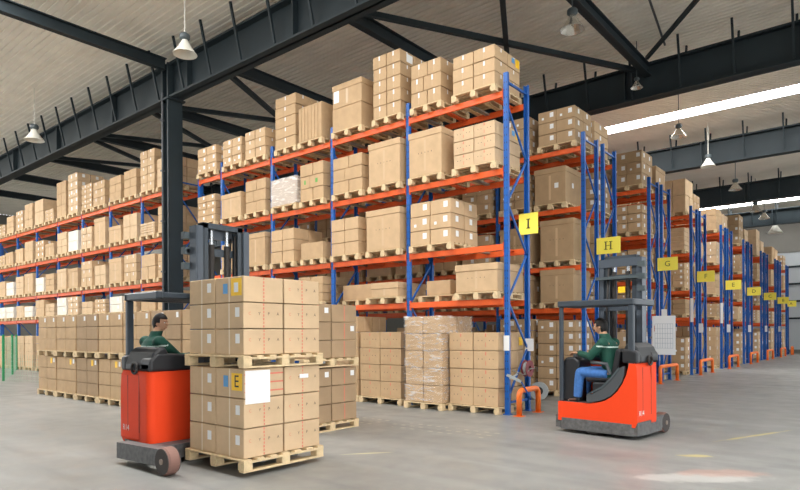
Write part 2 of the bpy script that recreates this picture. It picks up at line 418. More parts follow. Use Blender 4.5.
# ------------------------------------------------------------------ loads: pallets, cartons, film
CART, PAL, WRAP = [], [], []
LAY = {1: [''], 2: ['lower', 'upper'], 3: ['bottom', 'middle', 'top'], 4: ['bottom', 'second', 'third', 'top'],
       5: ['bottom', 'second', 'middle', 'fourth', 'top'], 6: ['bottom', 'second', 'third', 'fourth', 'fifth', 'top']}
COLN = {1: [''], 2: ['far', 'near'], 3: ['far', 'centre', 'near'], 4: ['far', 'inner', 'centre', 'near']}
DEP = {1: [''], 2: ['front', 'rear'], 3: ['front', 'inside', 'rear']}
ADJ = ['brown', 'tan', 'brown', 'dull', 'pale', 'whitish']
def load(phrase, grp, x0, x1, y0, y1, z, top, nx=2, ny=2, nz=3, style='plain', m=0, lid=False, wrap=False, stag=False, parts=False, pal=True, hide_inner=True, jit=.006, pw=None):
    """one pallet load; x from far (x0) to near (x1), y from the front (y0) to the rear (y1)"""
    L = dict(phrase=phrase, grp=grp, cart=[], parts=parts)
    ph = .15 if pal else 0
    if pal: PAL.append(dict(b=(*(pw or (x0-.02, x1+.02)), y0-.02, y1+.02, z, z+.145), load=L)); L['pal'] = PAL[-1]
    zb = z+ph; h = (top-zb)/nz
    for k in range(nz):
        nx_ = nx
        for i in range(nx_):
            for j in range(ny):
                if 0 < i < nx_-1 and 0 < j < ny-1 and k < nz-1: continue
                if hide_inner and ny > 2 and 0 < j < ny-1 and i < nx_-1 and k < nz-1: continue
                ww, dd = (x1-x0)/nx_, (y1-y0)/ny
                a0, a1 = x0+i*ww, x0+(i+1)*ww
                if stag and nx_ == 2: 
                    cut = x0+(x1-x0)*(.42 if k % 2 else .55); a0, a1 = ((x0, cut), (cut, x1))[i]
                q = RNG.uniform(-jit, jit); q2 = RNG.uniform(-jit, jit)
                s_ = .009 if nx*ny*nz > 1 else 0
                c = dict(b=(a0+s_+q, a1-s_+q, y0+j*dd+s_+q2, y0+(j+1)*dd-s_+q2, zb+k*h+.002, zb+(k+1)*h-.009), style=style, m=m, lid=lid and k == nz-1, load=L,
                         outer=(i in (0, nx_-1) or j in (0, ny-1) or k == nz-1))
                pos = ' '.join(t for t in (DEP[ny][j], COLN[nx_][i]) if t)
                look = ADJ[m]
                if nx*ny*nz == 1: lab = 'large %s%s carton on the %s' % (look, ' lidded' if lid else '', phrase)
                else: lab = '%s carton, %s%s%s' % (look, (LAY[nz][k]+' layer, ') if nz > 1 else '', (pos+' end, ') if pos else '', phrase)
                c['label'] = lab; c['ijk'] = (i, j, k); CART.append(c); L['cart'].append(c)
    if wrap: WRAP.append((L, (x0, x1, y0, y1, zb, top), wrap))
    return L
ORD = ['first', 'second', 'third', 'fourth', 'fifth', 'sixth', 'seventh', 'eighth', 'ninth', 'tenth', 'eleventh', 'twelfth', 'thirteenth', 'fourteenth', 'fifteenth', 'sixteenth']
LN = ['on floor', 'lowest beam', 'second beam', 'third beam', 'top beam']
YF, YR = 10.46, 11.52
def I(lv, n_, x0, x1, top, **k):
    z = 0 if lv == 0 else LV[lv-1]
    y0, y1 = k.pop('y', (YF, YR))
    if n_ > 1 and lv: x0, x1 = x0+.08, x1+.08
    if 'pw' in k: k['pw'] = (k['pw'][0]+.08, k['pw'][1]+.08)
    return load('%s pallet from sign I, %s' % (ORD[n_-1], LN[lv]), 'front rack', x0, x1, y0, y1, z+.002, top, **k)
# top beam
I(4, 1, -7.22, -6.2, 7.41, style='whitetape', m=1)
I(4, 2, -8.42, -7.6, 7.55, style='whitetape', stag=True, m=0)
I(4, 3, -9.56, -8.72, 8.07, nz=5, style='whitetape', m=0)
I(4, 4, -10.92, -9.92, 7.75, nx=1, ny=1, nz=2, style='biglabel', lid=True, m=0)
I(4, 5, -12.18, -11.3, 7.52, nx=1, ny=1, nz=1, style='crate', m=0)
I(4, 6, -13.15, -12.3, 8.0, nx=1, nz=5, style='whitetape', m=0)
I(4, 7, -14.5, -13.58, 7.38, style='whitetape', m=1)
I(4, 8, -15.6, -14.68, 7.36, style='label', m=1)
I(4, 9, -16.95, -15.95, 7.38, style='label', m=1)
# third beam
I(3, 1, -7.22, -6.2, 5.9, style='redtape', m=4)
I(3, 2, -8.48, -7.6, 6.05, nx=1, ny=1, nz=1, lid=True, m=1, style='mark')
I(3, 3, -9.7, -8.75, 6.06, nx=1, ny=1, nz=1, lid=True, m=1, style='mark')
I(3, 4, -10.92, -9.92, 5.96, style='plain', stag=True, m=0)
I(3, 5, -12.14, -11.25, 6.02, style='green', stag=True, m=0)
I(3, 6, -13.3, -12.3, 5.8, nx=1, ny=1, nz=1, m=0, wrap='silver')
I(3, 7, -14.5, -13.58, 5.98, stag=True, m=0)
I(3, 8, -15.68, -14.72, 5.76, nx=1, ny=1, nz=1, lid=True, m=1)
I(3, 9, -16.97, -16.0, 5.9, nz=4, m=0, style='label')
# second beam
I(2, 1, -8.38, -7.28, 4.5, style='label', m=1)
I(2, 2, -9.78, -8.76, 4.5, nx=1, ny=1, nz=1, lid=True, m=1, style='mark')
I(2, 3, -10.98, -10.05, 4.45, style='plain', m=1)
I(2, 4, -12.1, -11.28, 3.98, nx=1, ny=1, nz=1, m=0)
I(2, 5, -13.36, -12.4, 4.45, style='plain', m=1)
I(2, 6, -14.45, -13.6, 4.46, nx=1, ny=1, nz=1, lid=True, m=0)
I(2, 7, -15.7, -14.75, 4.3, m=0)
# lowest beam
I(1, 1, -7.16, -6.16, 3.04, nx=1, ny=1, nz=1, lid=True, m=1, style='mark')
I(1, 2, -8.22, -7.58, 2.8, nx=1, ny=1, nz=1, m=0, y=(10.75, 11.45), pw=(-8.45, -7.4))
I(1, 3, -9.62, -8.82, 2.8, nx=1, ny=1, nz=1, m=1, lid=True, pw=(-9.8, -8.75))
I(1, 4, -10.95, -9.95, 2.85, nx=1, ny=1, nz=1, m=0, y=(10.85, 11.5))
I(1, 5, -12.2, -11.3, 3.1, m=0)
I(1, 6, -13.36, -12.4, 3.0, m=0)
# floor
I(0, 1, -7.34, -6.15, 1.65, nz=4, ny=2, style='redmark', m=1, parts=True)
I(0, 2, -8.4, -7.4, 2.0, nz=5, ny=2, style='plain', m=0, wrap='clear', y=(10.28, 11.45), parts=True)
I(0, 3, -9.94, -8.66, 1.67, nz=4, ny=2, style='redmark', m=0, parts=True)
I(0, 4, -10.88, -10.0, 2.05, nz=5, style='redmark', m=0)
I(0, 5, -12.1, -11.15, 1.95, nz=5, style='redmark', m=0)
# section beyond the column: tops measured load by load on the upper levels
tops = {4: [7.55, 8.0, 7.54, 7.5, 7.54, 7.6, 8.24, 8.1, 7.1, 7.68, 7.68, 7.5, 7.4, 7.1, 7.3, 7.2],
        3: [5.95, 5.5, 5.96, 5.65, 6.1, 5.9, 5.9, 5.95, 5.6, 5.85, 5.95, 5.7, 5.65, 5.6, 5.7, 5.6],
        2: [4.35, 4.4, 4.5, 4.45, 4.3, 4.55, 4.35, 4.4, 4.3, 4.2, 4.45, 4.4, 4.2, 4.3, 4.4, 4.2],
        1: [3.1, 3.15, 2.9, 3.05, 3.0, 2.95, 3.2, 3.2, 3.0, 3.2, 2.95, 3.0, 3.0, 3.0, 3.0, 3.0]}
kinds = {4: 'cacccssccCccCcCc', 3: 'csCLlcwCLcCLlcCL', 2: 'cCcLCcLlCwLCwCLC', 1: 'lCcwcCcwcCwlwwcC', 0: 'C'*16}
tops[0] = [1.6]*16
for lv in (4, 3, 2, 1, 0):
    for b_ in range(8):
        for s_ in (0, 1):
            n_ = b_*2+s_; xa = XB[b_]-.12-s_*1.13; x1_ = xa-RNG.uniform(0, .06); x0_ = x1_-RNG.uniform(.9, 1.0)
            kd = kinds[lv][n_]; z = 0 if lv == 0 else LV[lv-1]
            kw = dict(m=RNG.choice([1, 1, 4, 0]))
            if kd in 'Ll': kw.update(nx=1, ny=1, nz=1, lid=True, style=RNG.choice(['plain', 'mark']))
            elif kd == 'w': kw.update(nx=1, ny=1, nz=2, m=5, style='label')
            elif kd == 'a': kw.update(nz=5, style='whitetape')
            elif kd == 's': kw.update(nz=5, style='label')
            elif kd == 'C': kw.update(nx=2, ny=1, nz=RNG.choice([2, 3]))
            else: kw.update(nz=3, style=RNG.choice(['plain', 'whitetape', 'label']))
            if lv == 0: kw.update(nx=2, ny=1, nz=4); 
            load('%s pallet beyond grey column, %s' % (ORD[n_], LN[lv]), 'rack beyond the column', x0_, x1_, YF, YR, z+.002, tops[lv][n_], **kw)
# block stack on the floor in front
for k in range(9):
    x1_ = -7.36-k*1.235; x0_ = x1_-1.18
    for t, (z, wd) in enumerate(((0.002, 'lower'), (1.075, 'upper'))):
        load('%s %s pallet of the floor stacks' % (ORD[k], wd), 'floor stacks', x0_, x1_, 6.46, 7.68, z, z+1.06, nx=2, ny=2, nz=3, style='floorstack' if t else 'floorstack2', m=0 if k % 3 else 3, jit=.003, parts=(k == 0))
# row H, measured at its aisle end, generic further in
def H(lv, n_, x0, x1, top, **k):
    z = 0 if lv == 0 else LV[lv-1]*ROWF['H']; top = top-(LV[lv-1]*(1-ROWF['H']) if lv else 0)
    return load('%s pallet from sign H, %s' % (ORD[n_-1], LN[lv]), 'rack at the H sign', x0, x1, 14.4, 15.45, z+.002, top, **k)
H(4, 1, -7.25, -6.24, 7.5, style='label', m=2); H(4, 2, -8.45, -7.5, 7.5, style='label', m=2, nz=3)
H(3, 1, -7.35, -6.5, 5.98, nx=1, ny=1, nz=1, lid=True, m=2, style='label'); H(3, 2, -8.4, -7.5, 5.95, nz=4, style='label', m=2)
H(2, 1, -7.2, -6.3, 4.6, nx=1, ny=1, nz=1, lid=True, m=2, style='mark'); H(2, 2, -8.4, -7.5, 4.5, nx=1, ny=1, nz=1, lid=True, m=2, style='mark')
H(1, 1, -7.2, -6.3, 3.3, nx=1, ny=1, nz=1, lid=True, m=2, style='mark'); H(1, 2, -8.4, -7.5, 3.2, nx=1, ny=1, nz=1, lid=True, m=2, style='label')
H(0, 1, -7.3, -6.24, 1.95, nz=6, style='label', m=2); H(0, 2, -8.42, -7.42, 2.0, nz=6, style='label', m=2)
def generic(key, y0, y1, nb, half, start=0):
    for lv in range(5):
        for b_ in range(start, nb):
            for s_ in (0, 1):
                n_ = b_*2+s_; x1_ = -6.09-2.45*b_-.14-s_*1.16-RNG.uniform(0, .06); x0_ = x1_-RNG.uniform(.9, 1.0)
                z = 0 if lv == 0 else LV[lv-1]*ROWF[key]
                t = z+RNG.uniform(.95, 1.1) if lv in (2, 3, 4) else z+(RNG.uniform(.7, .82) if lv == 1 else RNG.uniform(1.4, 1.9))
                kd = RNG.random(); kw = dict(m=RNG.choice([0, 1, 2, 4]))
                if kd < .3 and lv: kw.update(nx=1, ny=1, nz=1, lid=True, style='label')
                elif kd < .5: kw.update(nx=2, ny=1, nz=RNG.choice([3, 4]), style='label')
                else: kw.update(nx=2, ny=2, nz=4 if lv == 0 else 3, style=RNG.choice(['label', 'plain', 'whitetape']))
                if lv == 4 and n_ == 0 and not half and key in 'GFEDCB':
                    t, m_, nz_ = dict(G=(7.4, 2, 3), F=(7.45, 4, 2), E=(7.1, 0, 3), D=(7.55, 2, 3), C=(7.45, 4, 3), B=(7.0, 0, 2))[key]
                    kw = dict(m=m_, nx=2, ny=2, nz=nz_, style='label' if m_ == 2 else 'plain')
                if (key, lv, n_, half) == ('F', 3, 0, ''): kw = dict(m=4, nx=1, ny=2, nz=5, style='plain')
                load('%s pallet from sign %s%s, %s' % (ORD[n_], key, half, LN[lv]), 'rack at the %s sign' % key, x0_, x1_, y0, y1, z+.002, t, **kw)
generic('H', 14.4, 15.45, 5, '', 1)
generic('H', 15.75, 16.75, 2, ' rear half')
for k, y in list(ROWS.items())[1:]:
    nb = 3 if k in 'GFE' else 2
    generic(k, y-.1, y+.98, nb, '')
    if k != 'A': generic(k, y+1.25, y+2.25, nb, ' rear half')
# the load on the forks of the reach truck
FX0, FX1, FY0, FY1 = -6.88, -5.74, 4.13, 5.31
fl = load('lower pallet on the forks', 'load on the forks', FX0, FX1, FY0, FY1, .06, 1.245, nx=2, ny=2, nz=3, style='fork', m=4, parts=True, jit=.003, pw=(FX0-.06, FX1+.03))
fu = load('upper pallet on the forks', 'load on the forks', FX0, FX1, FY0, FY1, 1.246, 2.31, nx=2, ny=2, nz=3, style='fork', m=4, parts=True, jit=.003, pw=(FX0-.06, FX1+.03))

# which cartons and pallets can be seen (a ray grid against the boxes)
def boxgeo(bs):
    vs, fs = [], []
    for b_ in bs:
        o = len(vs); x0, x1, y0, y1, z0, z1 = b_
        vs += [(x, y, z) for z in (z0, z1) for y in (y0, y1) for x in (x0, x1)]
        fs += [tuple(o+i for i in q) for q in ((0, 2, 3, 1), (4, 5, 7, 6), (0, 1, 5, 4), (2, 6, 7, 3), (0, 4, 6, 2), (1, 3, 7, 5))]
    return vs, fs
OCC = [(-8.1, -7.35, 3.9, 5.1, .1, 1.45), (-4.4, -3.1, 9.4, 10.1, .1, 1.0), (-18.15, -17.65, 9.97, 10.43, 0, 9)]
ALLB = [c['b'] for c in CART]+[p['b'] for p in PAL]+OCC
tree = BVHTree.FromPolygons(*boxgeo(ALLB))
seen = [0]*len(ALLB); o_ = Vector((0, 0, CAM_H))
for py in range(1, 490, 2):
    for px in range(1, 800, 2):
        h = tree.ray_cast(o_, ray(px, py))
        if h[2] is not None: seen[h[2]//6] += 1
for c, s_ in zip(CART, seen): c['n'] = s_
for p, s_ in zip(PAL, seen[len(CART):]): p['n'] = s_
loads = {id(c['load']): c['load'] for c in CART}
for L in loads.values(): L['n'] = sum(c['n'] for c in L['cart'])+L.get('pal', {'n': 0})['n']
CART = [c for c in CART if c['load']['n'] >= 1 and (c['n'] or c['outer'])]
PAL = [p for p in PAL if p['load']['n'] >= 1]
order = sorted(CART, key=lambda c: -c['n'])
for i, c in enumerate(order): c['single'] = i < 300 and c['n'] > 0
print('CARTONS', len(CART), 'seen', sum(c['n'] > 0 for c in CART), 'smallest single', order[min(299, len(order)-1)]['n'], 'pallets', len(PAL), sum(p['n'] > 0 for p in PAL))

# carton geometry (origin at the centre of its base)
def carton_geo(dx, dy, dz, style, m, lid, var):
    g = MB().use(CARD[m]); hx, hy = dx/2, dy/2; e = .0012
    big = lid or style == 'crate'
    g.box(-hx, hx, -hy, hy, 0, dz, .006 if not big else .008)
    def F(x0, x1, z0, z1, w):                         # patch on the -Y face
        g.use(M[w]); g.add([(x0, -hy-e, z0), (x1, -hy-e, z0), (x1, -hy-e, z1), (x0, -hy-e, z1)], [(0, 1, 2, 3)])
    def E(y0, y1, z0, z1, w):                         # patch on the +X face
        g.use(M[w]); g.add([(hx+e, y0, z0), (hx+e, y1, z0), (hx+e, y1, z1), (hx+e, y0, z1)], [(0, 1, 2, 3)])
    g.use(M['tape']); g.add([(-hx, -.03, dz+e), (hx, -.03, dz+e), (hx, .03, dz+e), (-hx, .03, dz+e)], [(0, 1, 2, 3)])
    if style == 'whitetape':
        w = .02; F(-w, w, dz*.6, dz-.01, 'label'); F(-w*.6, w*.3, dz*.15, dz*.6, 'tape'); E(-w, w, dz*.65, dz-.01, 'label')
    elif style == 'label':
        s_ = min(.13, dx*.3, dz*.42); F(hx*.3, hx*.3+s_*.85, dz*.42, dz*.42+s_, 'label'); E(-hy*.25, -hy*.25+s_*.85, dz*.45, dz*.45+s_, 'label')
        if var: F(-hx*.6, -hx*.6+s_*.5, dz*.3, dz*.3+s_*.5, 'label')
    elif style == 'biglabel':
        if dz > .2 and lid: F(-hx*.92, -hx*.55, dz*.25, dz*.8, 'label')
    elif style == 'redtape' or style == 'redmark':
        F(-.012, .012, dz*.76, dz*.95, 'red'); F(-.006, .006, dz*.2, dz*.45, 'red')
        for q in (-.6, -.3, .3, .6): F(q*hx-.006, q*hx+.006, dz*.52, dz*.58, 'ink')
        E(-.012, .012, dz*.1, dz*.9, 'tape')
    elif style == 'green':
        if var: F(-hx*.2, hx*.15, dz*.35, dz*.7, 'green')
    elif style == 'mark':
        for q in (-.4, -.2, 0, .2, .4): F(q*hx-.006, q*hx+.006, dz*.5, dz*.53, 'ink')
    elif style == 'crate':
        for q in range(7):
            x = -hx+dx*(q+.5)/7; g.use(CARD[m]); g.box(x-dx*.055, x+dx*.055, -hy-.012, -hy, .02, dz-.02)
    elif style in ('floorstack', 'floorstack2'):
        s_ = .09
        if var: F(hx*.45, hx*.45+s_, dz*.5, dz*.5+s_*1.2, 'label')
        E(-.01, .01, dz*.05, dz*.95, 'red')
        if var: E(hy*.5, hy*.5+s_, dz*.5, dz*.5+s_, 'label')
        if style == 'floorstack2' and var: F(-hx*.2, -hx*.2+.12, dz*.4, dz*.4+.14, 'yellow')
    elif style == 'fork':
        F(-.012, .012, 0, dz, 'strap')
    if big and style != 'crate':
        F(-.03, .03, dz*.1, dz*.8, 'tape')
    return g
LETT = {}
def marks(key, g):
    return g
CACHE = {}
def lid_geo(dx, dy, dz, m, h=.13):
    return MB().use(CARD[m]).box(-dx/2-.014, dx/2+.014, -dy/2-.014, dy/2+.014, dz-h, dz+.012, .008)
stuff = MB(); singles = []
for n_, c in enumerate(CART):
    x0, x1, y0, y1, z0, z1 = c['b']; dx, dy, dz = round(x1-x0, 2), round(y1-y0, 2), z1-z0
    var = (c['ijk'][2] == 2 and c['ijk'][0] == 1) if c['style'] == 'floorstack2' else (n_*7+c['ijk'][0]) % 3 == 0
    key = (dx, dy, round(dz, 3), c['style'], c['m'], c['lid'], var)
    if key not in CACHE: CACHE[key] = [carton_geo(dx, dy, round(dz, 3), c['style'], c['m'], c['lid'], var), None]
    cx, cy = (x0+x1)/2, (y0+y1)/2
    if c['single']:
        if CACHE[key][1] is None: CACHE[key][1] = CACHE[key][0].mesh('carton')
        o = link('carton', CACHE[key][1], None, (cx, cy, z0)); c['obj'] = o
        tag(o, c['label'], 'carton', 'cartons: '+c['load']['grp'])
        if c['lid']: link('lid', lid_geo(dx, dy, round(dz, 3), c['m']), o)
    else:
        stuff.merge(CACHE[key][0], cx, cy, z0)
        if c['lid']: stuff.merge(lid_geo(dx, dy, round(dz, 3), c['m']), cx, cy, z0)
tag(link('stacked_cartons', stuff), 'all the smaller brown cartons deeper in the racks and along the far rows', 'carton', None, 'stuff')

# pallets
def pallet_geo(w, d):
    h = .145; P = {}
    dk = mb('wood'); n_ = 7; bw = w/(n_*1.28)
    for x in (-w/2, -.05, w/2-.1): dk.box(x, x+.1, -d/2, d/2, h-.044, h-.022)
    nb = 7; bd = .1
    for i in range(nb):
        y = -d/2+(d-bd)*i/(nb-1); dk.box(-w/2, w/2, y, y+bd, h-.022, h, .003)
    blocks = []
    for x in (-w/2, -.06, w/2-.12):
        for y in (-d/2, -.06, d/2-.12): blocks.append((x, x+.12, y, y+.12, .022, h-.044))
    skids = [(x, x+.1, -d/2, d/2, 0, .022) for x in (-w/2, -.05, w/2-.1)]
    return dk, blocks, skids
PC = {}
for p in PAL:
    x0, x1, y0, y1, z0, z1 = p['b']; w, d = round(x1-x0, 2), round(y1-y0, 2); L = p['load']
    dk, bl, sk = pallet_geo(w, d); loc = ((x0+x1)/2, (y0+y1)/2, z0)
    lab = 'wooden pallet, '+L['phrase']
    if L['parts']:
        o = link('pallet', dk, None, loc)
        for b_ in bl: link('block', mb('wood').box(*b_, .004), o)
        for b_ in sk: link('skid', mb('wood').box(*b_, .002), o)
    else:
        if (w, d) not in PC:
            for b_ in bl+sk: dk.box(*b_)
            PC[w, d] = dk.mesh('pallet')
        o = link('pallet', PC[w, d], None, loc)
    tag(o, lab, 'pallet', 'wooden pallets: '+L['grp'])
# stretch film
for L, (x0, x1, y0, y1, z0, z1), kind in WRAP:
    g = MB().use(M['film'] if kind == 'clear' else M['film2'] if 'film2' in M else M['film']); g.smooth = False
    e = .018; nn = 14; nz = 12; vs = []; per = []
    for a, b_ in (((x0-e, y0-e), (x1+e, y0-e)), ((x1+e, y0-e), (x1+e, y1+e)), ((x1+e, y1+e), (x0-e, y1+e)), ((x0-e, y1+e), (x0-e, y0-e))):
        for t in range(nn): per.append((a[0]+(b_[0]-a[0])*t/nn, a[1]+(b_[1]-a[1])*t/nn))
    k = len(per)
    for j in range(nz+1):
        for (px, py) in per:
            q = RNG.uniform(-.008, .008); cx, cy = (x0+x1)/2, (y0+y1)/2
            vs.append((px+(q if abs(px-cx) > .3 else 0), py+(q if abs(py-cy) > .3 else 0), z0+.02+(z1+.008-z0-.02)*j/nz))
    fs = [(j*k+i, j*k+(i+1) % k, (j+1)*k+(i+1) % k, (j+1)*k+i) for j in range(nz) for i in range(k)]
    fs.append(tuple(range(nz*k, nz*k+k))); g.smooth = True; g.add(vs, fs)
    o = link('stretch_wrap', g)
    tag(o, ('clear glossy stretch film around the ' if kind == 'clear' else 'crumpled silvery stretch film around the ')+L['phrase'], 'film')
# ------------------------------------------------------------------ signs, lamps, guards, papers
def serif(mb_, cx, cz, h, y, letter, e=1):
    t = h*.16
    def I_(x): mb_.box(x-t/2, x+t/2, y-.004, y, cz-h/2, cz+h/2); mb_.box(x-t*1.3, x+t*1.3, y-.004, y, cz+h/2-t*.45, cz+h/2); mb_.box(x-t*1.3, x+t*1.3, y-.004, y, cz-h/2, cz-h/2+t*.45)
    if letter == 'I': I_(cx)
    else: I_(cx-h*.3); I_(cx+h*.3); mb_.box(cx-h*.3, cx+h*.3, y-.004, y, cz-t*.18, cz+t*.18)
for k in 'IHGFEDCBA':
    if k == 'I': x, y, w, h, z = -5.97, 10.615+D-.05, .44, .44, 3.91
    else: x, y, w, h, z = -5.76, ROWS[k]+.045+D-.06, .62, .42, dict(H=3.86, G=3.82, F=3.76, E=3.72, D=3.68, C=3.64, B=3.6, A=3.56)[k]
    if k == 'A': x = -5.9
    s_ = thing('rack_sign', 'yellow sign with black letter %s hung on the rack end' % k, 'sign', (x, y, z), 0, 'yellow letter signs')
    link('plate', mb('sign').box(-w/2, w/2, -.006, .006, -h/2, h/2, .002), s_)
    b_ = mb('tgrey').box(-.3, .0, .006, .03, -.02, .02)
    if k == 'I': b_ = mb('tgrey').box(-.13, .07, .006, .02, -.02, .02)
    link('bracket', b_, s_)
    l_ = mb('ink' if k == 'I' else 'signink')
    if k in 'IH': serif(l_, 0, 0, .2 if k == 'I' else .21, -.008, k)
    else: text_geom(k, .25, l_, (0, -.008, 0), (1, 0, 0), (0, 0, 1))
    link('letter', l_, s_)
def lamp(x, y, z, d, label, style='m'):
    o = thing('pendant_lamp', label, 'lamp', (x, y, z), 0, 'bell lamps hanging from the roof')
    s_ = d/.6
    link('rod', mb('lampd' if style == 'm' else 'lampw').tube([(0, 0, .5*s_), (0, 0, ROOF-z+.03)], .014, 8), o)
    g = mb('lampd'); g.lathe([(.0001, .52*s_), (.1*s_, .52*s_), (.13*s_, .48*s_), (.13*s_, .4*s_), (.09*s_, .36*s_), (.0001, .36*s_)], 20)
    link('ballast_housing', g, o)
    g = mb('lampm' if style == 'm' else 'lampw'); g.smooth = True
    g.lathe([(.07*s_, .37*s_), (.1*s_, .3*s_), (.2*s_, .13*s_), (.3*s_, 0), (.305*s_, -.01), (.295*s_, 0), (.195*s_, .125*s_), (.09*s_, .29*s_), (.0001, .33*s_)], 32)
    r = link('reflector', g, o)
    g = mb('lampw'); g.smooth = True; g.lathe([(.0001, .08*s_), (.03*s_, .1*s_), (.04*s_, .16*s_), (.025*s_, .3*s_)], 14); link('bulb', g, r)
lamp(-14.1, 8.4, 8.82, .6, 'white bell lamp on a long rod, hanging before the grey column', 'w')
lamp(-24.5, 8.5, 8.8, .66, 'white bell lamp on a rod above the far end of the racks', 'w')
lamp(-6.1, 13.95, 8.98, .58, 'silver bell lamp above the aisle between signs I and H')
lamp(-6.3, 19.2, 9.25, .36, 'small lamp on a long rod at the second girder')
lamp(-6.3, 23.8, 8.85, .55, 'silver bell lamp under the bright skylight, above the sign F aisle')
lamp(-6.4, 28.7, 8.8, .6, 'pale bell lamp hanging before the third girder', 'w')
lamp(-6.4, 34.3, 8.8, .62, 'silver bell lamp hanging above the sign D aisle')
lamp(-6.6, 41., 8.75, .66, 'dim bell lamp just past the fourth girder')
lamp(-6.6, 44., 8.75, .62, 'second dim bell lamp past the fourth girder')
lamp(-6.9, 50.5, 8.7, 1.0, 'white bell lamp before the windows of the far wall', 'w')
for k, y in [('I', 10.57)]+list(ROWS.items()):
    y0, y1 = (10.55, 11.35) if k == 'I' else (y+.15, y+2.0)
    if k == 'A': y1 = y+.8
    g = mb('guard'); r = .055; h = .5 if k == 'I' else .54
    pts = [(0, y0, 0), (0, y0, h-.12)]+[(0, y0+.12-.12*cos(a), h-.12+.12*sin(a)) for a in (pi/6, pi/3, pi/2)]
    pts += [(0, y1-.12+.12*sin(a), h-.12+.12*cos(a)) for a in (0, pi/6, pi/3)]+[(0, y1, h-.12), (0, y1, 0)]
    g.smooth = True; g.tube([(p[0], p[1]-y0, p[2]) for p in pts], r, 14)
    o = thing('rack_guard', 'orange bent tube guard on the floor at the %s sign rack end' % k, 'guard', (-5.74 if k == 'I' else -5.8, y0, 0), 0, 'orange rack guards')
    link('hoop', g, o)
    for yy in (0, y1-y0): link('foot_plate', mb('guard').box(-.09, .09, yy-.09, yy+.09, 0, .012), o)
# notice board and papers on the rack ends
o = thing('notice_board', 'white notice board with a pale grid on the G sign rack end', 'board', (-5.62, 19.5, .93))
link('panel', mb('board').box(-.34, .34, -.012, .012, 0, 1.2, .003), o)
g = mb('boardink')
for i in range(8): g.box(-.26+i*.075, -.252+i*.075, -.0135, -.012, .2, .95)
for i in range(6): g.box(-.26, .27, -.0135, -.012, .2+i*.15, .208+i*.15)
g.use(M['red']); g.box(-.28, -.265, -.0135, -.012, .72, .9)
link('grid', g, o); link('clip_sheet', mb('label').box(-.06, .1, -.012, -.006, 1.2, 1.4), o); link('batten', mb('galv').box(-.42, .34, .012, .03, .5, .56), o)
def paper(x, y, z, w, h, label):
    tag(link('paper_notice', mb('label').box(-w/2, w/2, -.003, 0, 0, h), None, (x, y, z)), label, 'notice', 'papers on the rack posts')
yy = 10.57+.045-.036
paper(-6.03, yy, 1.28, .13, .3, 'white paper on the front post below the yellow I sign')
paper(-5.97, 10.615+D-.036, 1.25, .2, .26, 'white paper on the rear post below the yellow I sign')
for k in 'FEDCB': paper(-6.06, ROWS[k]+1.28+.045-.036, 1.6, .18, .36, 'white paper on the rack post below the %s sign' % k)
for k in 'FE': paper(-6.06, ROWS[k]+.045-.036, 2.0, .11, .9, 'tall narrow paper strip on the rack post below the %s sign' % k)
# strapping reel hanging on the rack end and the steel band roll behind it
o = thing('strapping_reel', 'dark red strapping reel hooked on the end of the first rack', 'reel', (-5.9, 11.2, .9))
g = mb('reel'); g.lathe([(.06, -.06), (.17, -.06), (.17, -.045), (.08, -.045), (.08, .045), (.17, .045), (.17, .06), (.06, .06), (.06, -.06)], 24, (0, 0, 0), 'x'); link('spool', g, o)
g = mb('strapw'); g.lathe([(.08, -.043), (.13, -.043), (.13, .043), (.08, .043)], 24, (0, 0, 0), 'x'); link('band', g, o)
g = mb('galv'); g.tube([(-.1, 0, 0), (.1, 0, 0)], .012, 8); g.tube([(.08, 0, 0), (.08, .18, .0), (-.06, .23, .1)], .01, 8); g.tube([(.08, 0, 0), (.02, -.2, -.12), (-.06, -.5, -.02)], .012, 8); link('hanger', g, o)
o = thing('strapping_tool', 'grey strapping tool hung on the front post of the first rack', 'tool', (-5.94, 10.62, .72))
g = mb('strapw'); g.bar((-.08, -.05, .08), (.2, .02, -.05), .045, .05); g.bar((-.02, -.05, .0), (.1, .05, .1), .03, .03); link('body', g, o)
g = mb('post'); g.tube([(.2, .02, -.05), (.3, .12, -.3), (.26, .3, -.42)], .014, 8); link('handle', g, o)
o = thing('band_roll', 'grey roll of strapping band standing in the aisle behind the first rack', 'roll', (-6.75, 13.4, 0), radians(20))
g = mb('strapw'); g.lathe([(.1, -.05), (.22, -.05), (.22, .05), (.1, .05), (.1, -.05)], 28, (0, 0, .22), 'y'); link('coil', g, o)
g = mb('tblack'); g.lathe([(.0001, -.055), (.1, -.055), (.1, .055), (.0001, .055)], 20, (0, 0, .22), 'y'); link('core', g, o)
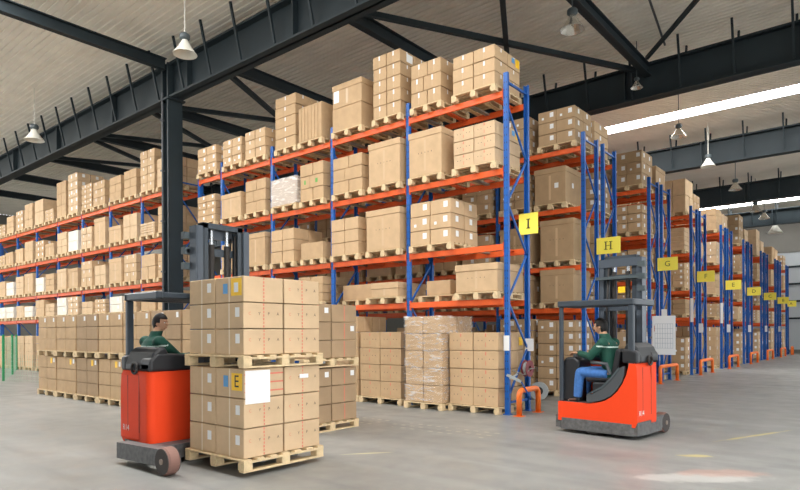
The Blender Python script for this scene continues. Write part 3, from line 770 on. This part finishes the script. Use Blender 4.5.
# mesh fence at the far end of the passage
FP = [(-24.6, 7.5), (-28.3, 8.95), (-32., 10.3)]; FQ = [(-24.6, 7.5), (-21.6, 7.9), (-18.6, 8.2)]
fn = 0
for a, b_, lab in ((FP[0], FP[1], 'nearer green wire mesh fence panel beside the far racks'), (FP[1], FP[2], 'farther green wire mesh fence panel beside the far racks'),
                   (FQ[0], FQ[1], 'pale wire mesh fence panel behind the floor stacks, outer one'), (FQ[1], FQ[2], 'pale wire mesh fence panel touching the floor stacks')):
    o = thing('fence_panel', lab, 'fence', (*a, 0), 0, 'green mesh fence panels'); dx, dy = b_[0]-a[0], b_[1]-a[1]; Ln = math.hypot(dx, dy); ux, uy = dx/Ln, dy/Ln
    h = 1.55 if fn < 2 else .95
    if fn < 2: link('fence_post', mb('fence').tube([(0, 0, 0), (0, 0, h+.1)], .045, 8), o)
    if fn == 1: link('fence_post', mb('fence').tube([(dx, dy, 0), (dx, dy, h+.1)], .045, 8), o)
    g = mb('mesh')
    for i in range(int(Ln/.16)): t = .06+i*.16; g.box(ux*t-.002, ux*t+.002, uy*t-.002, uy*t+.002, 0, h)
    for i in range(int(h/.16)): g.bar((ux*.04, uy*.04, .08+i*.16), (ux*(Ln-.04), uy*(Ln-.04), .08+i*.16), .004, .004)
    link('wire_mesh', g, o); fn += 1

# ------------------------------------------------------------------ labels and stickers of the load on the forks
def patch(parent, name, m, x0, x1, z0, z1, face, e=.0035):
    """sticker on the -Y ('f') or +X ('s') face of a carton; coordinates from the face centre line and base"""
    b_ = parent['dims']; hx, hy = b_[0]/2, b_[1]/2
    g = mb(m)
    if face == 'f': g.box(x0, x1, -hy-e, -hy-.001, z0, z1)
    else: g.box(hx+.001, hx+e, x0, x1, z0, z1)
    return link(name, g, parent)
for L, top in ((fl, False), (fu, True)):
    for c in L['cart']:
        o = c.get('obj'); 
        if not o: continue
        b_ = c['b']; dx, dy, dz = b_[1]-b_[0], b_[3]-b_[2], b_[5]-b_[4]; o['dims'] = (round(dx, 2), round(dy, 2)); i, j, k = c['ijk']
        special = k == 2 and i == 1 and j == 0
        if j == 0 and not special: patch(o, 'paper_label', 'label', .12, .2, dz*.45, dz*.45+.11, 'f')
        if special:
            patch(o, 'blue_tag', 'blue', -.12, -.03, dz*.35, dz*.75, 'f')
            y_ = patch(o, 'warning_sticker', 'yellow', .04, .24, dz*.25, dz*.25+.2, 'f'); y_['label'] = 'yellow square sticker'
            if top: link('paper_label', mb('label').box(.1, .18, -dy/2-.006, -dy/2-.0036, dz*.25+.04, dz*.25+.15), y_)
            else:
                g = mb('ink'); text_geom('E', .2, g, (.14, -dy/2-.005, dz*.25+.1), (1, 0, 0), (0, 0, 1)); link('letter', g, y_)
            c['label'] = o['label'] = 'carton with a blue tag and yellow %s, top layer, %s' % ('sticker' if top else 'E sticker', L['phrase'])
        if i == 1:                                   # faces towards +X: red band and four small marks
            hx = o['dims'][0]/2; g = mb('red'); z = .01
            if not (special and not top):
                while z < dz-.02: g.box(hx+.001, hx+.002, -.009+RNG.uniform(-.003, .003), .007, z, z+.028); z += .042
            if special and not top:
                for zz in (.06, .16, .26): g.box(hx+.001, hx+.002, -.28, .28, zz, zz+.018)
            link('red_tape', g, o)
            if not special or not top:
                g = mb('ink')
                for q, ch in enumerate('CYPA'):
                    g.use(M['red' if q == 0 else 'ink'])
                    if special: break
                    text_geom(ch, .05, g, (hx+.003, -.2+q*.135, dz*.58), (0, 1, 0), (0, 0, 1))
                if g.v: link('printed_lettering', g, o)
            if special and not top:
                p = link('paper_sheet', mb('label').box(hx+.003, hx+.006, -.27, .08, -.07, dz-.02), o); p['label'] = 'large white paper sheet'
            if j == 1 and k == 2 and not top: patch(o, 'paper_label', 'label', -.05, .09, dz*.55, dz*.7, 's')

# blue and yellow stickers on the end faces of three loads of the first rack
for L_ in loads.values():
    if L_['phrase'] in ('first pallet from sign I, top beam', 'first pallet from sign I, third beam', 'first pallet from sign I, on floor', 'third pallet from sign I, top beam'):
        for c in L_['cart']:
            o = c.get('obj'); i, j, k = c['ijk']; nz = max(q['ijk'][2] for q in L_['cart'])
            if not o or i != 1 or j != 1 and 'third pallet' not in L_['phrase'] or k != nz: continue
            b_ = c['b']; o['dims'] = (round(b_[1]-b_[0], 2), round(b_[3]-b_[2], 2)); dz = b_[5]-b_[4]
            if 'third pallet' in L_['phrase']:
                if j == 0: patch(o, 'paper_label', 'label', -.02, .2, dz*.2, dz*.85, 's')
            else:
                if 'floor' not in L_['phrase']: patch(o, 'blue_tag', 'blue', -.1, .02, dz*.45, dz*.85, 's')
                y_ = patch(o, 'warning_sticker', 'yellow', .06, .22, dz*.25, dz*.25+.17, 's'); y_['label'] = 'yellow square sticker'
                c['label'] = o['label'] = 'carton with yellow end sticker, top layer, '+L_['phrase']
# ------------------------------------------------------------------ reach trucks
# truck frame: origin on the floor at the rear centre, x towards the forks, y the way the seated driver faces
def rounded(x0, x1, y0, y1, r, n=5, which=(1, 1, 1, 1)):
    pts = []
    for (cx, cy, a0, on) in ((x1-r, y0+r, -pi/2, which[0]), (x1-r, y1-r, 0, which[1]), (x0+r, y1-r, pi/2, which[2]), (x0+r, y0+r, pi, which[3])):
        if on: pts += [(cx+r*cos(a0+pi/2*t/n), cy+r*sin(a0+pi/2*t/n)) for t in range(n+1)]
        else: pts.append({-pi/2: (x1, y0), 0: (x1, y1), pi/2: (x0, y1), pi: (x0, y0)}[a0])
    return pts
def reach_truck(label, loc, rot, leg, lift, leg_end, my, mw, mz, leg0, gz, gl, sy=0):
    T = thing('reach_truck', label, 'forklift', loc, rot)
    # chassis and legs
    g = mb('tbase'); g.prism(rounded(-.02, 1.02, -.7, .66, .16), 'z', .06, .24); link('chassis', g, T)
    for s_ in (-1, 1):
        g = mb('tbase'); y = s_*leg
        a, b_ = y-.075, y+.075
        g.prism([(leg0, .07), (leg_end-.1, .1), (leg_end-.04, .2), (leg_end-.1, .3), (leg0, .27)], 'y', a, b_)
        g.box(leg0+.1, .95, min(y, s_*.6), max(y, s_*.6), .09, .23)
        l_ = link('straddle_leg', g, T)
        w = mb('tyre'); w.smooth = False; w.lathe([(.09, -.07), (.15, -.07), (.165, -.05), (.165, .05), (.15, .07), (.09, .07)], 28, (leg_end, y, .165), 'y')
        w = link('load_wheel', w, l_)
        h = mb('rubber'); h.cyl((leg_end, y, .165), .15, -.078, .078, 'y', 24); h.use(M['hub']); h.cyl((leg_end, y, .165), .035, -.09, .09, 'y', 12); link('hub', h, w)
    g = mb('rubber'); g.cyl((.12, .05, .165), .165, -.06, .06, 'x', 28); w = link('drive_wheel', g, T)
    g = mb('hub'); g.cyl((.12, .05, .165), .09, -.068, .068, 'x', 20); link('hub', g, w)
    # painted body: low entry sill sweeping up into the cowling behind the seat
    prof = [(.64, .19), (.64, .5), (.1, .5), (-.04, .52), (-.17, .56), (-.29, .63), (-.39, .73), (-.47, .85), (-.53, .98), (-.56, 1.1), (-.575, 1.16),
            (-.66, 1.16), (-.69, 1.1), (-.7, .9), (-.7, .28), (-.66, .19)]
    g = mb('truck'); g.prism([(p[0], p[1]) for p in prof], 'x', 0, .52)
    g.prism(rounded(.5, .76, -.7, .63, .09, 5, (1, 1, 0, 0)), 'z', .22, 1.16)
    for x in (.2, .5): g.use(M['ink']); g.box(x-.004, x+.004, -.7015, -.698, .36, 1.1)
    b_ = link('body', g, T); bv = b_.modifiers.new('b', 'BEVEL'); bv.width = .018; bv.segments = 2; bv.limit_method = 'ANGLE'; bv.angle_limit = radians(50)
    g = mb('label'); text_geom('R14', .11, g, (.15, -.703, .4), (1, 0, 0), (0, 0, 1)); m_ = link('lettering', g, b_); m_['label'] = 'small white lettering'
    # dark hood over the cowling
    hood = [(-.7, 1.16), (-.7, 1.25), (-.64, 1.4), (-.56, 1.47), (-.48, 1.47), (-.44, 1.4), (-.44, 1.16)]
    g = mb('tblack'); g.prism(hood, 'x', .12, .78); g.prism([(-.7, 1.16), (-.7, 1.34), (-.58, 1.38), (-.46, 1.38), (-.46, 1.16)], 'x', 0, .14)
    g.prism([(-.7, 1.16), (-.7, 1.3), (-.6, 1.4), (-.3, 1.38), (.4, 1.32), (.52, 1.26), (.52, 1.16)], 'x', .53, .79)
    h_ = link('hood', g, T); bv = h_.modifiers.new('b', 'BEVEL'); bv.width = .035; bv.segments = 3
    g = mb('ink'); g.smooth = True; g.tube([(.42+.07*cos(a), -.72, 1.2+.07*sin(a)) for a in [2*pi*i/16 for i in range(17)]], .018, 8); link('hose_loop', g, h_)
    g = mb('tgrey'); g.prism([(.12, .52), (-.02, .54), (-.16, .58), (-.28, .65), (-.38, .75), (-.46, .87), (-.5, .98), (-.5, 1.12), (-.42, 1.08), (-.3, .92), (-.15, .76), (0, .67), (.12, .64)], 'x', -.012, .05)
    g.use(M['steel2']); g.prism([(.1, .66), (-.14, .79), (-.3, .95), (-.42, 1.1), (-.44, 1.08), (-.31, .92), (-.15, .76), (.1, .64)], 'x', -.02, -.012)
    link('side_panel', g, T)
    # seat
    g = mb('tblack'); g.box(.06, .48, -.3+sy, .06+sy, .56, .84, .02); sb = link('seat_base', g, T)
    g = mb('tblack'); g.box(.06, .48, -.28+sy, .2+sy, .84, .95, .04); link('seat', g, T)
    g = mb('tblack'); g.prism([(-.24+sy, .92), (-.33+sy, 1.36), (-.37+sy, 1.38), (-.42+sy, 1.34), (-.34+sy, .9)], 'x', .06, .5)
    o = link('backrest', g, T); bv = o.modifiers.new('b', 'BEVEL'); bv.width = .04; bv.segments = 3
    g = mb('tgrey'); g.tube([(.03, -.26, .98), (.03, -.2, 1.14), (.03, .06, 1.16)], .028, 10); link('armrest', g, T)
    # console with controls
    g = mb('tblack'); g.prism([(.3, .5), (.62, .5), (.62, 1.12), (.56, 1.22), (.4, 1.24), (.3, 1.16)], 'x', .08, .5)
    cn = link('console', g, T); bv = cn.modifiers.new('b', 'BEVEL'); bv.width = .04; bv.segments = 3
    g = mb('tgrey'); g.cyl((.16, .38, 0), .06, 1.24, 1.28, 'z', 16); g.cyl((.18, .38, 0), .018, 1.28, 1.33, 'z', 10); link('steering_knob', g, cn)
    g = mb('tgrey')
    for x in (.34, .4, .46): g.tube([(x, .42, 1.22), (x, .38, 1.3)], .012, 8)
    link('levers', g, cn)
    g = mb('rubber'); g.box(.04, .5, .1, .62, .5, .506); link('floor_mat', g, T)
    # overhead guard
    G = mb('tguard'); zt = gz
    for y in (-.6, .6): G.box(.02, gl, y-.05, y+.05, zt-.1, zt, .015)
    for x in (.06, gl*.36, gl*.68, gl-.05): G.box(x-.04, x+.04, -.56, .56, zt-.09, zt-.01, .012)
    G.box(-.0, .09, -.65, .65, zt-.1, zt, .015)
    gd = link('overhead_guard', G, T)
    link('guard_post', mb('tguard').box(.01, .08, -.64, -.55, 1.1, zt-.1, .012), gd)
    link('guard_post', mb('tguard').box(.02, .08, .57, .63, .5, zt-.1, .01), gd)
    # mast
    MT = mb('tmast'); zt = mz
    for s_ in (-1, 1):
        y = my+s_*mw
        MT.box(.98, 1.14, y-.012, y+.012, .08, zt); 
        for x in (.98, 1.128): MT.box(x, x+.018, min(y, y-s_*.085), max(y, y-s_*.085), .08, zt)
    MT.box(.97, 1.0, my-mw-.01, my+mw+.01, zt-.14, zt); MT.box(.97, 1.0, my-mw-.01, my+mw+.01, .5, .65); MT.box(.98, 1.02, my-mw-.01, my+mw+.01, 2.0, 2.1)
    mt = link('mast', MT, T, (-.07, 0, 0))
    IN = mb('tguard')
    for s_ in (-1, 1):
        y = my+s_*(mw-.1); IN.box(1.0, 1.13, y-.01, y+.01, .12, zt+.04)
        for x in (1.0, 1.115): IN.box(x, x+.015, min(y, y-s_*.07), max(y, y-s_*.07), .12, zt+.04)
    IN.box(1.0, 1.13, my-mw+.09, my+mw-.09, zt-.02, zt+.05); IN.box(1.0, 1.02, my-mw+.09, my+mw-.09, mz-.37, mz-.27)
    link('inner_mast', IN, mt)
    g = mb('ink'); g.tube([(1.03, my-.12, .2), (1.03, my-.12, mz-.22)], .04, 12); g.tube([(1.03, my+.12, .2), (1.03, my+.12, mz-.22)], .04, 12); g.use(M['chrome']); g.tube([(1.03, my-.12, mz-.4), (1.03, my-.12, mz-.02)], .026, 12); g.tube([(1.03, my+.12, mz-.4), (1.03, my+.12, mz-.02)], .026, 12)
    link('lift_cylinders', g, mt)
    g = mb('ink')
    for y in (my-.22, my+.22): g.tube([(1.08, y, .4), (1.08, y, mz-.07)], .014, 6)
    g.smooth = True; g.tube([(.95, my+.2, .6), (.95, my+.22, 2.0), (1.0, my+.2, mz-.1)], .018, 8); link('hoses', g, mt)
    g = mb('steel2')
    for z in (mz-.57, mz-.37, mz-.17): g.box(.9, .98, my-mw-.09, my-mw+.03, z, z+.09)
    g.box(.9, .98, my-mw-.05, my+mw+.03, zt-.35, zt-.3); link('mast_brackets', g, mt)
    g = mb('yellow'); g.box(.955, .97, my-.1, my+.02, 2.3, 2.4); d_ = link('warning_plate', g, mt); d_['label'] = 'small yellow plate'
    # carriage and forks
    C_ = mb('tblack'); z = lift
    C_.box(1.14, 1.19, my-mw+.02, my+mw-.02, z+.1, z+.2); C_.box(1.14, 1.19, my-mw+.02, my+mw-.02, z+.42, z+.52)
    for y in (my-.26, my+.26): C_.box(1.12, 1.17, y-.03, y+.03, z+.02, z+.8)
    ca = link('fork_carriage', C_, T, (-.07, 0, 0))
    for y in (my-.24, my+.24):
        F_ = mb('tmast'); F_.box(1.19, 1.22, y-.05, y+.05, z, z+.6); F_.prism([(1.19, z), (2.3, z+.012), (2.3, z+.024), (1.3, z+.042), (1.19, z+.042)], 'y', y-.05, y+.05)
        link('fork', F_, ca)
    return T
LT = ((-8.1, 4.55, 0), 0.)
RT = ((-3.74, 9.3, 0), radians(84))
reach_truck('red reach truck carrying two stacked pallets of cartons', LT[0], LT[1], .88, .095, 1.53, .2, .4, 3.06, .42, 2.19, .86, -.04)
reach_truck('orange-red reach truck stopped beside the aisle at the H sign, forks empty', RT[0], RT[1], .62, .04, 1.08, 0, .37, 2.88, .02, 2.15, .76)

# ------------------------------------------------------------------ drivers
def skin_mesh(verts, edges, radii, sub=2):
    me = bpy.data.meshes.new('s'); me.from_pydata(verts, edges, []); o = bpy.data.objects.new('s', me); COL.objects.link(o)
    o.modifiers.new('k', 'SKIN'); 
    sv = me.skin_vertices[0].data
    for i, r in enumerate(radii):
        r = r if isinstance(r, tuple) else (r, r); sv[i].radius = r
    sv[0].use_root = True
    m = o.modifiers.new('u', 'SUBSURF'); m.levels = sub; m.render_levels = sub
    dg = bpy.context.evaluated_depsgraph_get(); dg.update()
    out = bpy.data.meshes.new_from_object(o.evaluated_get(dg))
    bpy.data.objects.remove(o); bpy.data.meshes.remove(me)
    return out
def mesh_into(g, me, mtx=None):
    g.smooth = True
    g.add([(mtx @ v.co if mtx else v.co) for v in me.vertices], [tuple(p.vertices) for p in me.polygons]); return g
def ellipsoid(g, c, r, n=20, m=14, fn=None, mtx=None):
    vs = []; fs = []
    for i in range(m+1):
        t = pi*i/m
        for k in range(n):
            a = 2*pi*k/n; p = Vector((sin(t)*cos(a), sin(t)*sin(a), cos(t)))
            if fn: p = fn(p)
            p = Vector((p.x*r[0], p.y*r[1], p.z*r[2]))
            if mtx: p = mtx @ p
            vs.append((p.x+c[0], p.y+c[1], p.z+c[2]))
    for i in range(m):
        for k in range(n): fs.append((i*n+k, (i+1)*n+k, (i+1)*n+(k+1) % n, i*n+(k+1) % n))
    g.smooth = True; return g.add(vs, fs)
def loft(g, rings, n=24):
    vs = [(c[0]+rx*cos(2*pi*k/n), c[1]+ry*sin(2*pi*k/n), c[2]) for c, rx, ry in rings for k in range(n)]; m = len(rings)
    fs = [(i*n+k, i*n+(k+1) % n, (i+1)*n+(k+1) % n, (i+1)*n+k) for i in range(m-1) for k in range(n)]
    fs += [tuple(reversed(range(n))), tuple(range((m-1)*n, m*n))]; g.smooth = True
    return g.add(vs, fs)
def remesh(me, vox, smooth=4):
    o = bpy.data.objects.new('r', me); COL.objects.link(o)
    m = o.modifiers.new('r', 'REMESH'); m.mode = 'VOXEL'; m.voxel_size = vox; m.use_smooth_shade = True
    if smooth: s_ = o.modifiers.new('s', 'SMOOTH'); s_.iterations = smooth; s_.factor = .4
    dg = bpy.context.evaluated_depsgraph_get(); dg.update()
    out = bpy.data.meshes.new_from_object(o.evaluated_get(dg)); bpy.data.objects.remove(o)
    return out
def islands(me):
    import bmesh
    bm = bmesh.new(); bm.from_mesh(me); seen_ = set(); big = []
    for v in bm.verts:
        if v.index in seen_: continue
        st = [v]; seen_.add(v.index); grp = []
        while st:
            u = st.pop(); grp.append(u)
            for e in u.link_edges:
                w = e.other_vert(u)
                if w.index not in seen_: seen_.add(w.index); st.append(w)
        big.append(grp)
    big.sort(key=len); print('ISL', [len(b_) for b_ in big][-6:])
    bmesh.ops.delete(bm, geom=[v for g_ in big[:-1] for v in g_], context='VERTS'); bm.to_mesh(me); bm.free()
    return me
def driver(label, truck, dx, lean, turn, hands, look, hy=-.13, hz=1.0):
    """seated figure in the truck's frame: faces +y; turn = head yaw, hands = wrist points"""
    (lx, ly, lz), rot = truck
    P = thing('person', label, 'person', (lx, ly, lz), rot)
    hip = Vector((dx, hy, hz)); S = lambda x, y, z: (hip.x+x, hip.y+y, hip.z+z)
    ln = lambda z: lean*z
    sh = .5
    tor = [S(0, 0, 0), S(0, .0+ln(.16), .16), S(0, .01+ln(.32), .32), S(0, .0+ln(.46), .46), S(0, .02+ln(.56), .56), S(0, .05+ln(.64), .63)]
    shl = [S(s_*.19, ln(.48)-.01, .475) for s_ in (-1, 1)]
    wr = [Vector(h) for h in hands]
    el = []
    for s_, a, w in zip((-1, 1), shl, wr):
        a = Vector(a); mid = (a+w)/2; el.append(mid+Vector((s_*.09, -.04, -.13)))
    hipj = [S(s_*.1, .02, -.01) for s_ in (-1, 1)]
    knee = [S(s_*.13, .5, .0) for s_ in (-1, 1)]
    ank = [S(s_*.13, .5+.04, -.43) for s_ in (-1, 1)]
    toe = [S(s_*.15, .5+.2, -.47) for s_ in (-1, 1)]
    # the whole body as one surface
    g = mb('skin')
    loft(g, [(S(0, 0, -.09), .15, .11), (S(0, 0, .0), .155, .115), (S(0, ln(.16), .16), .135, .1), (S(0, ln(.32), .32), .15, .105), (S(0, ln(.43), .43), .16, .09), (S(0, ln(.49), .49), .11, .07), (S(0, .02+ln(.55), .545), .06, .06)])
    g.tube([S(0, .01+ln(.5), .5), S(0, .06+ln(.66), .67)], [.058, .052], 16)
    for a, e, w in zip(shl, el, wr): g.tube([Vector(a)+(Vector(S(0, 0, .4))-Vector(a))*.4, a, Vector(a).lerp(e, .5), e, Vector(e).lerp(w, .5), w], [.06, .06, .052, .044, .04, .03], 14)
    for a, k_, n_, t_ in zip(hipj, knee, ank, toe): g.tube([a, Vector(a).lerp(Vector(k_), .5), k_, Vector(k_).lerp(Vector(n_), .4), n_, t_], [.09, .08, .062, .056, .036, .02], 14); ellipsoid(g, a, (.095, .095, .095), 14, 10); ellipsoid(g, k_, (.062, .062, .062), 14, 10)
    # hands: palm, four unequal fingers and a thumb, curled over the controls
    for s_, w, e in zip((-1, 1), wr, el):
        d = (w-Vector(e)).normalized(); d = Vector((d.x*.3, d.y, d.z*.35)).normalized(); sd = d.cross(Vector((0, 0, 1))).normalized(); dn = sd.cross(d)
        dn = dn if dn.z < 0 else -dn
        palm = w+d*.05
        ellipsoid(g, palm, (1, 1, 1), 14, 10, None, Matrix(((sd.x*.04, d.x*.052, dn.x*.017), (sd.y*.04, d.y*.052, dn.y*.017), (sd.z*.04, d.z*.052, dn.z*.017))))
        for q, ln_ in zip((-.03, -.01, .01, .029), (.062, .075, .08, .07) if s_ > 0 else (.07, .08, .075, .062)):
            b0 = palm+sd*q+d*.035; b1 = b0+d*ln_*.5+dn*.006; b2 = b1+d*ln_*.28+dn*.022; b3 = b2+d*ln_*.08+dn*.026
            g.tube([b0, b1, b2, b3], [.011, .0105, .0095, .008], 8)
        t = -sd if s_ > 0 else sd
        b0 = palm+t*.03-d*.02; b1 = b0+t*.022+d*.022+dn*.01; b2 = b1+d*.03+dn*.016
        g.tube([b0, b1, b2], [.013, .011, .008], 8)
    # head
    hc = Vector(S(0, .085+ln(.74), .735)); RZ = Matrix.Rotation(turn, 3, 'Z') @ Matrix.Rotation(look, 3, 'X')
    def hd(p):
        q = Vector(p)
        if q.z < 0 and q.y > -.2: q.x *= 1-.28*min(1, -q.z*1.2)
        if q.z < -.2 and q.y < 0: q.y *= 1-.25*(-q.z-.2)
        return q
    ellipsoid(g, hc, (.077, .098, .122), 26, 20, hd, RZ)
    A = lambda x, y, z: hc+RZ @ Vector((x, y, z))
    g.tube([A(0, .09, .03), A(0, .112, -.015), A(0, .096, -.03)], [.009, .015, .01], 8)                 # nose
    g.tube([A(-.02, .09, -.062), A(0, .1, -.06), A(.02, .09, -.062)], [.006, .009, .006], 8)             # mouth
    g.tube([A(-.045, .082, .034), A(0, .095, .036), A(.045, .082, .034)], [.007, .008, .007], 8)         # brow
    for s_ in (-1, 1): ellipsoid(g, A(s_*.079, -.005, -.005), (.012, .024, .034), 10, 8, None, RZ)
    g.tube([A(0, -.03, -.17), A(0, -.02, -.08)], [.058, .055], 14)
    body = islands(remesh(g.mesh('b'), .0052, 3)); body.materials.clear(); body.materials.append(M['skin'])
    bo = link('body', body, P)
    for s_ in (-1, 1):
        e = mb('eyew'); ellipsoid(e, A(s_*.031, .083, .012), (.0135, .01, .009), 10, 8, None, RZ); e.use(M['ink']); ellipsoid(e, A(s_*.031, .092, .012), (.005, .003, .005), 8, 6, None, RZ); link('eye', e, bo)
    m_ = mb('lips'); m_.tube([A(-.021, .096, -.06), A(0, .107, -.061), A(.021, .096, -.06)], [.003, .005, .003], 8); link('lips', m_, bo)
    # hair
    def hr(p):
        q = hd(p)
        return q
    h = mb('hair'); n0 = len(h.v)
    ellipsoid(h, (0, 0, 0), (1, 1, 1), 30, 20, lambda p: p)
    keep = []
    vs = [Vector(p) for p in h.v]; out = []
    for p in vs:
        front = p.y > .1
        q = hd(p); out.append(A(q.x*.086, q.y*.108-.006, q.z*.134+.005))
    fs = [f for f in h.f if all((vs[i].z > (.38 if vs[i].y > .45 else (-.05 if vs[i].y > .0 else -.75))) for i in f)]
    h2 = mb('hair'); h2.smooth = True; h2.add(out, fs); ho = link('hair', h2, P)
    so = ho.modifiers.new('s', 'SOLIDIFY'); so.thickness = .014; so.offset = 0
    # jacket: torso, sleeves, collar
    g = mb('jacket')
    loft(g, [(S(0, .01, -.1), .185, .14), (S(0, .005, -.02), .19, .145), (S(0, .005+ln(.14), .14), .178, .135), (S(0, .005+ln(.3), .3), .198, .14),
             (S(0, -.005+ln(.42), .42), .205, .13), (S(0, -.005+ln(.49), .49), .165, .1), (S(0, .02+ln(.54), .545), .1, .085), (S(0, .045+ln(.6), .625), .083, .08)])
    for a, e, w in zip(shl, el, wr):
        e = Vector(e); a = Vector(a); wv = e+(w-e)*.92
        g.tube([a+(Vector(S(0, 0, .4))-a)*.3, a, a.lerp(e, .5), e, e.lerp(wv, .5), wv], [.075, .088, .074, .062, .057, .048], 16)
        ellipsoid(g, a, (.09, .088, .085), 16, 12); ellipsoid(g, e, (.063, .063, .063), 14, 10)
    jm = remesh(g.mesh('j'), .011, 3); jm.materials.clear(); jm.materials.append(M['jacket']); jm.materials.append(M['stripe'])
    for p in jm.polygons:
        c = p.center-hip
        if .405 < c.z-.12*c.y < .425 and c.y < .06+ln(.45): p.material_index = 1
    jo = link('jacket', jm, P)
    # trousers and shoes
    g = mb('jeans'); loft(g, [(S(0, 0, -.11), .15, .115), (S(0, 0, -.03), .178, .135), (S(0, 0, .06), .172, .128)])
    for a, k_, n_ in zip(hipj, knee, ank):
        k_, a, n_ = Vector(k_), Vector(a), Vector(n_)
        g.tube([a-Vector((0, .02, 0)), a.lerp(k_, .5), k_-Vector((0, .03, 0))], [.108, .098, .084], 16); ellipsoid(g, k_-Vector((0, .02, .01)), (.085, .085, .085), 16, 12)
        g.tube([k_-Vector((0, .01, .02)), k_.lerp(n_, .45), n_+Vector((0, 0, .02))], [.084, .076, .066], 16)
    tm = remesh(g.mesh('t'), .011, 3); tm.materials.clear(); tm.materials.append(M['jeans']); link('trousers', tm, P)
    for s_ in (-1, 1):
        g = mb('shoe'); mesh_into(g, skin_mesh([S(s_*.13, .52, -.44), S(s_*.135, .6, -.455), S(s_*.145, .69, -.462)], [(0, 1), (1, 2)], [(.045, .045), (.046, .036), (.04, .026)]))
        link('shoe', g, P)
    return P
driver('person in a green jacket seated in the truck that carries cartons', LT, .03, .1, radians(-62), [(.04, .26, 1.32), (.28, .28, 1.34)], radians(-4), -.3, 1.06)
driver('person in a green jacket and blue jeans seated sideways in the empty truck', RT, .25, .16, radians(8), [(.12, .33, 1.3), (.4, .33, 1.3)], radians(-8), -.19, .99)
# ------------------------------------------------------------------ light and view
wd = bpy.data.worlds.new('world'); scene.world = wd; wd.use_nodes = True
nt = wd.node_tree; bg = nt.nodes['Background']
bg.inputs['Color'].default_value = (.93, .97, 1, 1); bg.inputs['Strength'].default_value = 4.8
SKYM.node_tree.nodes['Principled BSDF'].inputs['Emission Strength'].default_value = 24
scene.view_settings.view_transform = 'Standard'; scene.view_settings.look = 'None'
scene.view_settings.gamma = 1; scene.view_settings.exposure = -.22; scene.view_settings.use_curve_mapping = False
